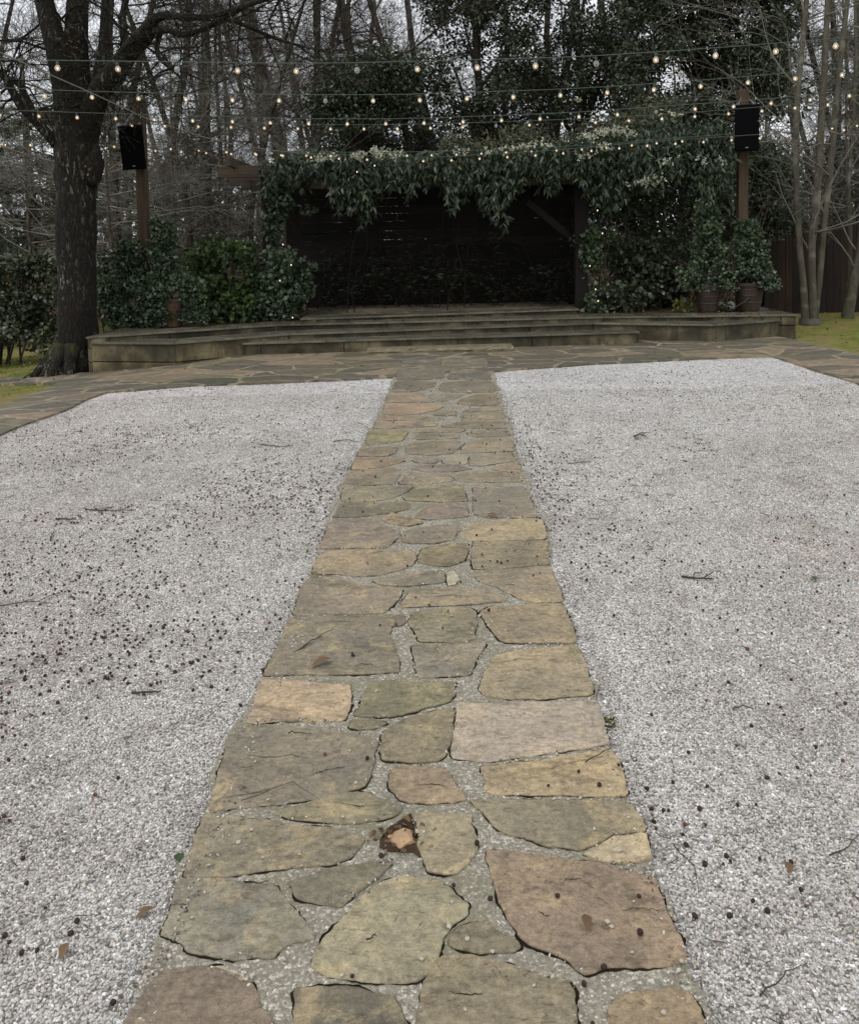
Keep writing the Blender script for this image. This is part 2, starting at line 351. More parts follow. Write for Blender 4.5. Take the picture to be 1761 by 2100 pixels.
M['shadestem'] = mk_plain('shade_toned_stem', srgb(40,33,27), .85, .2, .4, 5)  # stem colour carries the shade under the pergola
M['litter'] = mk_plain('leaf_litter', srgb(74,62,46), .95, .15, .45, 6, .9, 40, .02)
M['chip'] = mk_plain('pale_pebble', srgb(206,196,178), .8, .25, .2, 90, .3, 300, .001)
def mk_chips():
    t = NT('mixed_chips'); ge = t.n('ShaderNodeNewGeometry'); return t.fin(t.ramp(ge.outputs['Random Per Island'], [(0,srgb(96,90,80)),(.4,srgb(160,152,140)),(.75,srgb(200,193,180)),(1,srgb(232,226,214))]), .8)
M['chips'] = mk_chips()
def mk_seedmix():
    t = NT('mixed_seeds'); ge = t.n('ShaderNodeNewGeometry'); return t.fin(t.ramp(ge.outputs['Random Per Island'], [(0,srgb(44,34,28)),(.6,srgb(70,50,40)),(.85,srgb(108,68,50)),(1,srgb(130,96,74))]), .8)
M['seedmix'] = mk_seedmix()
M['slab'] = mk_plain('rough_slab_stone', srgb(132,122,98), .6, .4, .4, 9, .9, 35, .012)
M['black'] = mk_plain('black_speaker_shell', (.004,.004,.005), .9, .05, .2, 20, .2, 300, .001)
M['grille'] = mk_plain('speaker_grille', (.004,.004,.005), .9, .05, .3, 60, .6, 500, .002)
M['steel'] = mk_plain('galvanised_steel', (.35,.35,.36), .4, .5, .2, 40); M['steel'].node_tree.nodes['Principled BSDF'].inputs['Metallic'].default_value = .8
M['clay'] = mk_plain('brown_glazed_pot', srgb(62,50,40), .5, .4, .35, 6, .5, 30, .01)
M['claylight'] = mk_plain('terracotta_pot', srgb(96,76,60), .7, .3, .3, 6, .5, 30, .01)
M['wire'] = mk_plain('green_cable', srgb(84,100,90), .5, .4, .2)
M['palewire'] = mk_plain('steel_cable', srgb(134,130,122), .5, .5, .2)
M['socket'] = mk_plain('bulb_socket', srgb(44,62,56), .45, .5, .2)
M['ring'] = mk_plain('grey_tree_ring', srgb(104,102,98), .7, .3, .2)
def mk_lawn():
    t = NT('moss_lawn'); n = t.noise(2.0, 6, .65); n2 = t.noise(55, 5, .7)
    c = t.ramp(n, [(.3,srgb(102,124,44)),(.46,srgb(130,140,62)),(.56,srgb(160,144,98)),(.75,srgb(128,110,80))])
    c = t.mix(t.val(n2, .3, .7), t.mix(1, c, (.6,.62,.6), 'MULTIPLY'), t.mix(1, c, (1.3,1.25,1.2), 'MULTIPLY'))
    c = t.mix(t.val(t.noise(140, 3), .64, .68, 0, .6), c, srgb(80,62,44))
    sp = t.n('ShaderNodeSeparateXYZ'); t.l(t.P, sp.inputs[0])
    c = t.mix(t.math('MULTIPLY', t.val(t.noise(.8, 4), .35, .6, .4, 1), t.val(sp.outputs[1], 18.5, 21)), c, srgb(70,58,42))
    return t.fin(c, .95, t.bump(n2, .9, .02), .15)
M['lawn'] = mk_lawn()
def mk_bulb(lit):
    t = NT('bulb_glass'); t.t.nodes.remove(t.b)
    tr = t.n('ShaderNodeBsdfTransparent'); tr.inputs[0].default_value = (.97,.93,.86,1) if lit else (.9,.93,.93,1)
    gl = t.n('ShaderNodeBsdfPrincipled'); gl.inputs['Base Color'].default_value = (.7,.7,.7,1); gl.inputs['Roughness'].default_value = .12
    if lit: gl.inputs['Emission Color'].default_value = (1,.62,.34,1); gl.inputs['Emission Strength'].default_value = .16
    ms = t.n('ShaderNodeMixShader'); lw = t.n('ShaderNodeLayerWeight'); lw.inputs[0].default_value = .45
    t.l(t.val(lw.outputs['Facing'], 0, 1, .14, .75), ms.inputs[0]); t.l(tr.outputs[0], ms.inputs[1]); t.l(gl.outputs[0], ms.inputs[2]); t.l(ms.outputs[0], t.out.inputs[0])
    t.m.cycles.emission_sampling = 'NONE'; return t.m
M['bulb_on'] = mk_bulb(True); M['bulb_off'] = mk_bulb(False)
def mk_emit(name, col, s):
    t = NT(name); t.b.inputs['Emission Color'].default_value = (*col,1); t.b.inputs['Emission Strength'].default_value = s
    t.b.inputs['Base Color'].default_value = (.1,.1,.1,1); t.m.cycles.emission_sampling = 'NONE'; return t.m
M['filament'] = mk_emit('glowing_filament', (1,.70,.38), 1.9); M['fairy'] = mk_emit('fairy_light_glow', (1,.8,.45), 1.6)
M['fil_off'] = mk_plain('cold_filament', (.3,.28,.25), .5)

# ------------------------------------------------------------------ draped sheets
def sheet(name, poly, off, mat, cell=.35, skirt=.06, und=False, **props):
    bm = bmesh.new(); bm.faces.new([bm.verts.new((p[0],p[1],0)) for p in poly])
    xs = [p[0] for p in poly]; ys = [p[1] for p in poly]
    for ax, lo, hi in ((0,min(xs),max(xs)),(1,min(ys),max(ys))):
        k = math.floor(lo/cell)+1
        while k*cell < hi:
            co = [0,0,0]; no = [0,0,0]; co[ax] = k*cell; no[ax] = 1
            bmesh.ops.bisect_plane(bm, geom=bm.verts[:]+bm.edges[:]+bm.faces[:], plane_co=co, plane_no=no); k += 1
    bmesh.ops.recalc_face_normals(bm, faces=bm.faces)
    if sum(f.normal.z*f.calc_area() for f in bm.faces) < 0: bmesh.ops.reverse_faces(bm, faces=bm.faces)
    for v in bm.verts: v.co.z = g(v.co.x, v.co.y) + off + (gg(v.co.x, v.co.y) if und else 0)
    if skirt:
        be = [e for e in bm.edges if e.is_boundary]
        r = bmesh.ops.extrude_edge_only(bm, edges=be)
        for v in r['geom']:
            if isinstance(v, bmesh.types.BMVert): v.co.z -= skirt
    me = bpy.data.meshes.new(name); bm.to_mesh(me); bm.free(); me.materials.append(mat)
    return tag(link(name, me), kind='structure', **props)
def rough_line(P, step=.05, amp=.012, seed=0):
    out = []
    for a, b in zip(P[:-1], P[1:]):
        a, b = Vector(a[:2]), Vector(b[:2]); n = max(1, int((b-a).length/step)); d = (b-a).normalized(); nn = Vector((-d.y, d.x))
        for i in range(n):
            p = a.lerp(b, i/n); out.append(p + nn * amp * (mnoise.noise(Vector((p.x*6, p.y*6, seed))) + .5*mnoise.noise(Vector((p.x*25, p.y*25, seed)))))
    out.append(Vector(P[-1][:2])); return out

# ground to the horizon
def ground():
    xs = sorted(set([-300,-150,-80,-50,-35,-25]+[x*.5 for x in range(-40,41)]+[25,35,50,80,150,300])); ys = sorted(set([-60,-30,-15]+[y*.5 for y in range(-12,60)]+[35,45,60,90,150,300,600]))
    V = [(x, y, g(x,y) + (.03*mnoise.noise(Vector((x*.5,y*.5,0))) if y > 18 or abs(x) > 6.5 else 0)-.02 + (.0 if y<60 else (y-60)*.01)) for y in ys for x in xs]; n = len(xs)
    Fs = [(j*n+i, j*n+i+1, (j+1)*n+i+1, (j+1)*n+i) for j in range(len(ys)-1) for i in range(n-1)]
    mb = MB(); mb.add(V, Fs); tag(mb.build('ground', M['lawn'], smooth=True), kind='structure')
ground()
# gravel court
GX0, GX1 = -4.02, 4.34
pl = [gnd(*p) for p in ((0,896),(41,877),(135,844),(188,817.6),(219,806.6),(552,788),(808,776))]
pr = [gnd(*p) for p in ((1010,764),(1130,755),(1216,749),(1452.6,737),(1581.6,733),(1761,790.5))]
back = 12.4
sheet('gravel', [(-4.6,-3),(4.8,-3),(4.8,back),(-4.6,back-.6)], .0, M['gravel'], .16, 0, True)
# terrace: band in front of the stage plus side walks
d0 = pl[0]-pl[1]; inner_l = rough_line([(pl[0].x-.05,-3),(pl[0].x,pl[0].y-1)]+pl, .06, .02, 1)
inner_r = rough_line(list(pr)+[(pr[-1].x+.03,5),(pr[-1].x+.02,-3)], .06, .02, 2)
ol = [gnd(0,836), gnd(55,815), gnd(103,796), gnd(118,787.5)]; wl0 = gnd(0,788); wl1 = gnd(0,778); we = gnd(185,766)
orr = [gnd(1631,698), gnd(1717.8,719), gnd(1761,729.6)]
outer = [(ol[0].x-.02,-3)] + [tuple(p[:2]) for p in ol] + [(wl0.x,wl0.y),(wl0.x-6,wl0.y-.2),(wl1.x-6,wl1.y+.1),(wl1.x,wl1.y),(we.x,we.y)]
poly = [p[:] for p in inner_l] + [(p.x,p.y) for p in inner_r] + [(orr[-1].x+.03,-3)] + [tuple(p[:2]) for p in reversed(orr)] + [(orr[0].x-.3,14.2),(-4.6,13.6),(we.x,we.y)] + [tuple(p) for p in reversed(outer[:-1])]
cl = []
for p in poly:
    p = (p[0],p[1])
    if not cl or (abs(p[0]-cl[-1][0])+abs(p[1]-cl[-1][1])) > .002: cl.append(p)
sheet('patio', cl, .022, M['paving'], .6, .07)

# ------------------------------------------------------------------ the flagstone path, stones traced
T = {1:(200,2000,1761/1700), 2:(400,1700,1761/1400), 3:(500,1300,1761/1200), 4:(700,900,1761/900)}
def TD(t, x, y): x0,y0,s = T[t]; k = 1761/2233; return ((x0+x/s)*k, (y0+y/s)*k)
ST = [
(1,(108,92,80),[(110,760),(120,687),(150,640),(185,590),(225,545),(290,532),(345,530),(395,545),(440,572),(465,570),(490,600),(500,640),(530,660),(530,760)]),
(1,(95,88,72),[(583,770),(580,687),(585,590),(640,583),(720,583),(800,592),(850,605),(875,640),(890,687),(895,770)]),
(1,(140,124,92),[(955,530),(985,500),(1040,495),(1110,505),(1180,530),(1250,555),(1330,568),(1345,600),(1350,687),(1352,780),(905,780),(910,687),(915,640),(930,590)]),
(1,(155,128,88),[(1425,640),(1450,605),(1520,588),(1600,585),(1650,598),(1675,640),(1695,687),(1710,770),(1410,770),(1420,687)]),
(1,(128,124,108),[(275,292),(360,292),(430,300),(480,307),(530,312),(560,345),(600,385),(640,440),(640,452),(590,465),(555,480),(530,508),(480,505),(430,512),(370,500),(300,492),(275,465),(250,452),(222,445),(245,380)]),
(1,(108,104,84),[(562,300),(620,285),(700,262),(780,252),(850,250),(830,275),(780,315),(740,345),(715,370),(660,365),(610,355),(590,345)]),
(1,(140,132,102),[(870,285),(920,288),(980,300),(1020,330),(1057,362),(1050,385),(1010,420),(985,460),(975,510),(950,550),(920,570),(870,575),(800,568),(720,560),(650,548),(625,530),(640,480),(670,440),(720,390),(760,345),(800,310),(840,295)]),
(1,(112,104,80),[(1000,450),(1030,425),(1070,408),(1110,418),(1150,440),(1190,460),(1195,475),(1180,492),(1130,490),(1080,490),(1020,480),(1000,470)]),
(1,(136,112,88),[(1100,215),(1180,220),(1290,235),(1400,250),(1500,268),(1560,290),(1575,330),(1600,400),(1625,450),(1645,510),(1560,530),(1490,535),(1440,530),(1400,545),(1370,550),(1340,535),(1320,515),(1270,490),(1210,470),(1180,440),(1160,400),(1135,350),(1120,300),(1105,250)]),
(1,(132,122,96),[(905,115),(985,115),(1065,117),(1065,150),(1075,185),(1080,215),(1060,250),(1020,282),(985,278),(940,275),(930,240),(915,200),(915,160)]),
(1,(122,113,92),[(345,112),(430,122),(520,135),(600,148),(700,155),(760,178),(782,188),(765,210),(740,235),(690,252),(600,262),(500,270),(420,285),(350,290),(283,290),(300,240),(320,170)]),
(1,(118,112,84),[(520,115),(600,95),(660,75),(740,58),(780,60),(820,80),(880,100),(860,120),(820,135),(740,145),(660,140),(590,135)]),
(2,(118,108,92),[(240,270),(300,240),(380,235),(470,235),(560,240),(640,258),(700,272),(732,285),(722,320),(722,360),(705,410),(690,432),(600,458),(520,475),(420,490),(330,498),(250,505),(170,512),(195,450),(205,400),(225,340),(232,300)]),
(2,(138,116,88),[(770,390),(785,370),(850,367),(920,368),(965,378),(985,410),(1005,440),(1025,475),(980,485),(900,487),(840,487),(800,475),(775,445),(770,430)]),
(2,(160,138,98),[(1065,365),(1150,355),(1300,340),(1400,325),(1490,308),(1520,340),(1540,400),(1553,460),(1450,465),(1300,462),(1200,458),(1100,452),(1075,435),(1080,400),(1065,380)]),
(2,(125,115,90),[(1030,475),(1150,478),(1300,475),(1450,478),(1560,485),(1590,530),(1608,560),(1608,578),(1560,582),(1500,588),(1450,622),(1392,643),(1300,630),(1230,605),(1150,590),(1110,560),(1080,520),(1050,495)]),
(2,(185,165,125),[(1402,652),(1452,632),(1502,598),(1562,590),(1610,587),(1620,620),(1632,670),(1560,682),(1480,682),(1430,668)]),
(2,(168,151,134),[(985,155),(1100,160),(1300,157),(1455,152),(1470,200),(1480,250),(1497,290),(1430,305),(1300,325),(1200,340),(1100,352),(1040,348),(975,340),(968,325),(975,260),(985,210)]),
(2,(124,112,84),[(745,255),(800,220),(870,195),(980,172),(985,200),(978,250),(968,300),(950,335),(930,352),(870,355),(800,350),(745,345),(742,310)]),
(2,(112,108,76),[(670,170),(690,110),(730,85),(800,87),(900,92),(987,88),(985,130),(965,155),(900,172),(850,188),(780,205),(710,205),(650,200)]),
(2,(118,110,78),[(640,215),(700,208),(755,215),(760,225),(720,243),(670,245),(635,238)]),
(2,(168,142,112),[(358,75),(420,80),(500,88),(580,97),(645,100),(645,140),(640,180),(620,215),(520,218),(400,220),(302,225),(320,175),(340,110)]),
(3,(118,108,92),[(372,445),(470,442),(600,438),(720,435),(812,435),(810,470),(760,480),(755,510),(775,560),(790,610),(795,655),(700,662),(550,665),(400,665),(268,668),(290,620),(325,550),(350,490)]),
(3,(128,120,104),[(840,545),(950,547),(1060,545),(1120,542),(1105,580),(1080,620),(1055,665),(980,670),(900,675),(860,670),(848,630),(838,590)]),
(3,(152,134,100),[(1150,595),(1250,572),(1360,560),(1475,553),(1495,610),(1515,660),(1527,700),(1527,741),(1370,756),(1206,760),(1107,745),(1090,721),(1096,704),(1110,660),(1135,620)]),
(3,(148,128,94),[(1100,425),(1140,402),(1250,398),(1420,397),(1435,440),(1455,490),(1468,545),(1400,545),(1300,545),(1200,542),(1170,530),(1140,495),(1115,460)]),
(3,(125,116,90),[(835,425),(900,415),(1000,405),(1060,408),(1085,425),(1085,470),(1075,505),(1085,525),(1040,540),(950,540),(860,535),(850,500),(820,465)]),
(3,(122,110,96),[(455,287),(540,287),(600,310),(660,325),(760,332),(805,340),(795,370),(765,400),(735,430),(650,435),(500,440),(380,440),(400,380),(415,320)]),
(3,(130,118,98),[(850,345),(900,335),(1000,332),(1080,340),(1160,350),(1205,385),(1100,393),(950,402),(780,408),(800,380),(820,355)]),
(3,(128,118,98),[(680,305),(780,290),(880,275),(960,268),(965,312),(900,320),(800,328),(720,322)]),
(3,(190,180,150),[(972,270),(1000,265),(1020,300),(1005,318),(976,325),(972,300)]),
(3,(140,124,98),[(1065,280),(1160,265),(1280,258),(1365,252),(1385,300),(1405,340),(1418,385),(1300,390),(1250,375),(1200,350),(1160,330),(1100,312)]),
(3,(142,124,96),[(460,240),(480,215),(520,195),(640,188),(760,188),(840,190),(855,215),(845,245),(800,262),(720,285),(650,290),(560,282),(460,280)]),
(3,(112,100,72),[(862,210),(880,180),(960,168),(1050,162),(1052,195),(1040,230),(990,250),(940,252),(890,243),(862,235)]),
(3,(132,118,90),[(1070,158),(1180,155),(1355,152),(1360,200),(1358,245),(1250,252),(1150,265),(1070,262),(1063,230),(1065,190)]),
(3,(128,114,102),[(520,90),(545,72),(620,70),(690,70),(730,95),(790,120),(790,140),(760,165),(740,182),(600,182),(485,185),(500,140)]),
(3,(124,112,98),[(797,125),(850,108),(940,95),(1012,92),(1008,125),(1000,150),(920,165),(840,165),(797,160)]),
(3,(150,135,102),[(1018,120),(1060,88),(1150,78),(1240,72),(1335,68),(1348,105),(1352,148),(1240,150),(1120,155),(1060,152),(1022,140)]),
(3,(150,128,92),[(715,72),(760,45),(790,55),(860,75),(885,85),(820,98),(760,90)]),
(1,(205,190,165),[(352,531),(400,525),(452,546),(462,570),(436,571),(395,544)]),
(4,(132,112,100),[(735,870),(780,830),(870,800),(1000,795),(1015,830),(1018,862),(900,875),(800,880)]),
(4,(105,98,78),[(320,870),(345,830),(370,795),(480,798),(600,792),(715,795),(715,825),(620,845),(500,862),(400,870)]),
(4,(128,120,98),[(362,787),(370,740),(378,712),(500,710),(690,710),(735,712),(700,740),(640,770),(540,785),(440,790)]),
(4,(128,118,86),[(675,765),(730,720),(820,705),(985,705),(1000,760),(1010,785),(900,790),(780,787),(700,782)]),
(4,(126,116,102),[(1035,712),(1150,715),(1300,712),(1330,770),(1350,830),(1370,868),(1250,873),(1100,868),(1040,855),(1035,790)]),
(4,(128,115,95),[(385,700),(400,650),(450,630),(560,620),(640,615),(668,650),(650,680),(640,700),(500,705)]),
(4,(122,112,96),[(655,700),(690,660),(740,642),(860,645),(920,655),(935,685),(850,695),(750,702)]),
(4,(130,118,96),[(935,665),(960,645),(1080,635),(1280,642),(1305,690),(1150,690),(1000,688),(950,682)]),
(4,(118,106,98),[(715,625),(780,602),(870,600),(960,605),(1040,622),(940,637),(820,638)]),
(4,(158,130,98),[(1125,625),(1190,600),(1265,585),(1280,610),(1282,638),(1200,636)]),
(4,(135,112,88),[(418,625),(430,570),(500,564),(600,567),(690,580),(650,598),(560,615),(480,625)]),
(4,(128,118,108),[(720,580),(760,560),(858,562),(868,575),(846,595),(760,592)]),
(4,(150,138,115),[(876,575),(902,555),(1016,552),(1004,600),(940,602),(884,595)]),
(4,(135,125,105),[(1030,552),(1150,547),(1250,540),(1265,580),(1160,595),(1080,608),(1018,606)]),
(4,(128,112,88),[(440,558),(470,510),(560,512),(660,510),(640,540),(600,558)]),
(4,(120,116,78),[(500,430),(560,422),(690,425),(705,440),(680,480),(600,495),(490,498)]),
(4,(122,112,96),[(690,530),(720,490),(850,480),(970,482),(985,500),(930,545),(800,552),(700,545)]),
(4,(132,120,98),[(955,545),(1000,492),(1100,468),(1225,464),(1243,500),(1248,533),(1100,538)]),
(4,(120,110,95),[(735,470),(760,445),(850,442),(960,450),(990,462),(850,474)]),
(4,(140,120,96),[(530,415),(545,380),(700,378),(860,387),(850,405),(700,413),(600,418)]),
(4,(125,114,94),[(1010,440),(1060,425),(1215,425),(1228,455),(1060,460),(1010,455)]),
(4,(134,118,92),[(720,438),(760,420),(900,418),(1000,422),(960,440),(860,436)]),
(4,(118,108,88),[(870,405),(950,387),(1060,380),(1205,378),(1215,400),(1215,418),(1050,418),(900,412)]),
(4,(130,112,92),[(552,374),(560,353),(700,352),(825,356),(760,372),(650,375)]),
(4,(132,118,92),[(970,360),(990,347),(1100,337),(1190,332),(1200,368),(1050,373)]),
(4,(152,124,98),[(575,345),(590,291),(700,290),(830,296),(895,302),(848,325),(760,345),(650,349)]),
(4,(124,114,94),[(828,350),(856,327),(920,324),(955,336),(946,350),(880,353)]),
(4,(136,120,96),[(985,333),(1002,320),(1100,308),(1175,307),(1184,325),(1080,332)]),
(4,(142,120,98),[(590,284),(605,241),(700,239),(785,240),(796,265),(850,283),(700,285)]),
(4,(128,120,105),[(804,247),(900,243),(995,245),(936,268),(880,280),(824,268)]),
(4,(125,110,85),[(952,290),(982,264),(1060,243),(1155,241),(1170,298),(1050,303)]),
(4,(104,98,84),[(620,234),(640,178),(740,174),(850,182),(838,205),(735,230)]),
(4,(112,104,90),[(862,215),(882,182),(1000,174),(1140,177),(1150,232),(1000,235),(880,232)]),
(4,(98,96,88),[(642,172),(655,112),(800,107),(896,117),(886,163),(760,170)]),
(4,(106,102,90),[(906,165),(922,116),(1030,110),(1115,132),(1135,170),(1000,170)]),
(4,(90,92,88),[(665,102),(675,62),(790,60),(880,64),(870,98),(800,101)]),
(4,(98,98,90),[(890,98),(896,64),(1000,60),(1108,64),(1114,108),(1000,102)]),
]
def chaikin(P, q=.11):
    o = []
    for i in range(len(P)):
        a, b = P[i], P[(i+1)%len(P)]; o += [a.lerp(b, q), a.lerp(b, 1-q)]
    return o
def offset(P, d):
    n = len(P); out = []; area = sum(P[i].x*P[(i+1)%n].y-P[(i+1)%n].x*P[i].y for i in range(n)); s = 1 if area > 0 else -1
    for i in range(n):
        a, b, c = P[i-1], P[i], P[(i+1)%n]
        t = (c - a); t = t.normalized() if t.length > 1e-9 else Vector((1,0)); out.append(b + Vector((t.y, -t.x)) * d * s)
    return out
def roughen(P, step, amp, seed):
    o = []; n = len(P)
    for i in range(n):
        a, b = P[i], P[(i+1)%n]; k = max(1, int((b-a).length/step)); d = (b-a); d = d.normalized() if d.length else Vector((1,0)); nn = Vector((-d.y, d.x))
        for j in range(k):
            p = a.lerp(b, j/k); q = Vector((p.x*9, p.y*9, seed)); o.append(p + nn*amp*(mnoise.noise(q) + .7*mnoise.noise(q*4) + .4*mnoise.noise(q*11)))
    return o
HP = .026
def stone_polys():
    out = []
    for t, c, pts in ST:
        P = [gnd(*TD(t, x, y), HP).to_2d() for x, y in pts]; out.append((c, P))
    # further stones behind the frame's lower edge, towards and past the camera
    rr = random.Random(5); y = 1.62
    while y > -2.5:
        h = rr.uniform(.28,.42); xs = [-.56, rr.uniform(-.28,-.12), rr.uniform(.1,.3), .6]
        for i in range(3):
            a, b = xs[i]+.02, xs[i+1]-.02; c = rr.choice([(128,118,96),(112,96,80),(140,126,98),(120,114,100),(150,128,96)])
            j = lambda: rr.uniform(-.025,.025)
            out.append((c, [Vector((a+j(), y-h+.04+j())), Vector(((a+b)/2, y-h+.03+j())), Vector((b+j(), y-h+.04+j())), Vector((b+j(), y-.01+j()*.4)), Vector(((a+b)/2, y+j()*.4)), Vector((a+j(), y-.01+j()*.4))]))
        y -= h
    return out
SP = stone_polys()
def build_path():
    V = []; Fc = []; mi = []; cols = []
    def ring(P, z): b = len(V); V.extend([(p.x, p.y, g(p.x,p.y)+z(p)) for p in P]); return b
    for idx, (c, P) in enumerate(SP):
        cen = sum(P, Vector((0,0)))/len(P)
        P = roughen(chaikin(P), (.010 if cen.y < 5 else .03), .0065, idx*3.1)
        n = len(P); tx, ty = RNG.normal(0,.004,2); dz = RNG.normal(0,.0012)
        zf = lambda p, o=0.0: HP + dz + o + (p.x-cen.x)*tx + (p.y-cen.y)*ty
        b0 = ring(P, lambda p: 0.0); b1 = ring(P, lambda p: zf(p,-.003)); b2 = ring(offset(P,-.0016), lambda p: zf(p,-.0008)); b3 = ring(offset(P,-.005), lambda p: zf(p))
        area = sum(P[i].x*P[(i+1)%n].y-P[(i+1)%n].x*P[i].y for i in range(n)); fl = area < 0
        col = desat(srgb(*[v*.8+w*.2 for v,w in zip(c,(130,121,103))], 1.42), .34)
        for a, b in ((b0,b1),(b1,b2),(b2,b3)):
            for i in range(n):
                q = (a+i, a+(i+1)%n, b+(i+1)%n, b+i); Fc.append(q[::-1] if fl else q); mi.append(0); cols.append(col)
        q = tuple(range(b3,b3+n)); Fc.append(q[::-1] if fl else q); mi.append(0); cols.append(col)
        D = roughen(offset(P, .0022), .016, .0098, idx*7.7); bd = ring(D, lambda p: .0205+idx*.00002)   # dark mossy seam
        m = len(D); q = tuple(range(bd,bd+m)); Fc.append(q[::-1] if fl else q); mi.append(1); cols.append(col)
    me = bpy.data.meshes.new('flagstones'); me.from_pydata(V, [], Fc); me.materials.append(M['stone']); me.materials.append(M['dirt'])
    me.polygons.foreach_set('material_index', mi)
    at_ = me.color_attributes.new('stone_tint', 'FLOAT_COLOR', 'CORNER'); arr = np.concatenate([np.tile(c, len(f)) for c, f in zip(cols, Fc)])
    at_.data.foreach_set('color', arr.astype(np.float32)); me.update()
    le = [(248,2100),(330,1900),(372,1780),(440,1600),(478,1500),(540,1385),(598,1260),(640,1175),(660,1110),(690,1010),(735,935),(750,900),(790,820),(808,775),(822,738)]
    re = [(1445,2100),(1428,2040),(1412,1965),(1350,1800),(1335,1740),(1292,1630),(1252,1530),(1225,1430),(1190,1330),(1160,1250),(1125,1150),(1118,1080),(1085,1000),(1055,900),(1035,840),(1012,764),(1003,738)]
    Lp = [gnd(u,v,.014) for u,v in le]; Rp = [gnd(u,v,.014) for u,v in re]
    Lp = rough_line([(-.56,-3),(Lp[0].x,1.2)]+[(p.x,p.y) for p in Lp], .04, .034, 4); Rp = rough_line([(.62,-3),(Rp[0].x,1.2)]+[(p.x,p.y) for p in Rp], .04, .034, 5)
    p = sheet('path', [(q.x,q.y) for q in Lp]+[(q.x,q.y) for q in reversed(Rp)], .0195, M['mortar'], .35, .05)
    s = link('flagstones', me, p)
    CR_ = [(1,[(1255,300),(1300,312),(1320,297),(1350,294),(1385,315),(1400,345),(1420,355),(1438,385)]),(1,[(1460,378),(1530,376),(1590,382)]),(1,[(250,365),(290,365),(300,380),(280,395)]),(1,[(1240,380),(1260,395),(1280,392)]),
      (3,[(610,640),(640,625),(680,628),(705,640)]),(3,[(1180,620),(1250,605),(1310,612)]),(2,[(500,400),(560,380),(640,370)]),(2,[(225,470),(330,455),(420,430)]),(2,[(850,430),(920,425),(975,440)]),(2,[(1340,360),(1420,345),(1480,335)]),
      (4,[(870,770),(920,740),(985,720)]),(3,[(875,190),(890,215),(940,228)]),(3,[(470,470),(560,462),(640,468)]),(2,[(300,330),(380,340),(450,330),(520,345)]),(1,[(1000,600),(1060,610),(1100,598)]),(1,[(700,90),(760,100),(820,98)]),(3,[(900,370),(990,362),(1080,368)])]
    cm = MB(); r9 = random.Random(31)
    for t_, pts in CR_:
        Q = [gnd(*TD(t_,x,y), HP+.0022) for x,y in pts]; PP = []
        for a,b in zip(Q[:-1],Q[1:]):
            for j in range(6): PP.append(a.lerp(b,j/6)+Vector((r9.gauss(0,.0018),r9.gauss(0,.0018),0)))
        V_ = []; 
        for i,q in enumerate(PP): w = .0013*(math.sin(PI*(i+.5)/len(PP))**.6)*r9.uniform(.5,1.4); V_ += [q+Vector((0,w,0)), q-Vector((0,w,0))]
        cm.add(V_, [(2*i,2*i+1,2*i+3,2*i+2) for i in range(len(PP)-1)])
    cm.build('cracks', M['dirt'], p)
    # the mortar sheet crosses the terrace band: lift only the far stones a little so they stay proud
    return p
path = build_path()
PATH_L = lambda y: -.60; PATH_R = lambda y: .62

# broken stone in a gap, with leaf scraps
def rockmesh(name, size, seed, mat, sub=2):
    bm = bmesh.new(); bmesh.ops.create_icosphere(bm, subdivisions=sub, radius=1)
    for v in bm.verts:
        k = 1 + .5*mnoise.noise(v.co*1.4+Vector((seed,0,0))) + .1*mnoise.noise(v.co*4+Vector((0,seed,0)))
        v.co = Vector((v.co.x*size[0], v.co.y*size[1], v.co.z*size[2]))*k
    me = bpy.data.meshes.new(name); bm.to_mesh(me); bm.free(); me.materials.append(mat); return me
p = gnd(*TD(1,872,190), .02)
hole = MB(); hp = [gnd(*TD(1,x,y), .0225) for x,y in ((815,190),(835,160),(900,118),(910,160),(912,205),(932,245),(905,225),(840,222),(815,212))]
hole.add(hp, [tuple(range(len(hp)))][::-1]); hole.f = [tuple(reversed(hole.f[0]))]
hb = hole.build('earth_hole', M['litter'], path)
if hb.data.polygons[0].normal.z < 0: hb.data.flip_normals()
o = link('broken_stone', rockmesh('broken_stone', (.036,.034,.017), 8, mk_plain('broken_tan_stone', srgb(190,158,122), .8, .3, .25, 30, .8, 90, .004))); o.location = p
tag(o, 'small broken tan rock lying in a dark gap between path stones', 'rock')

o_hole = p.copy()
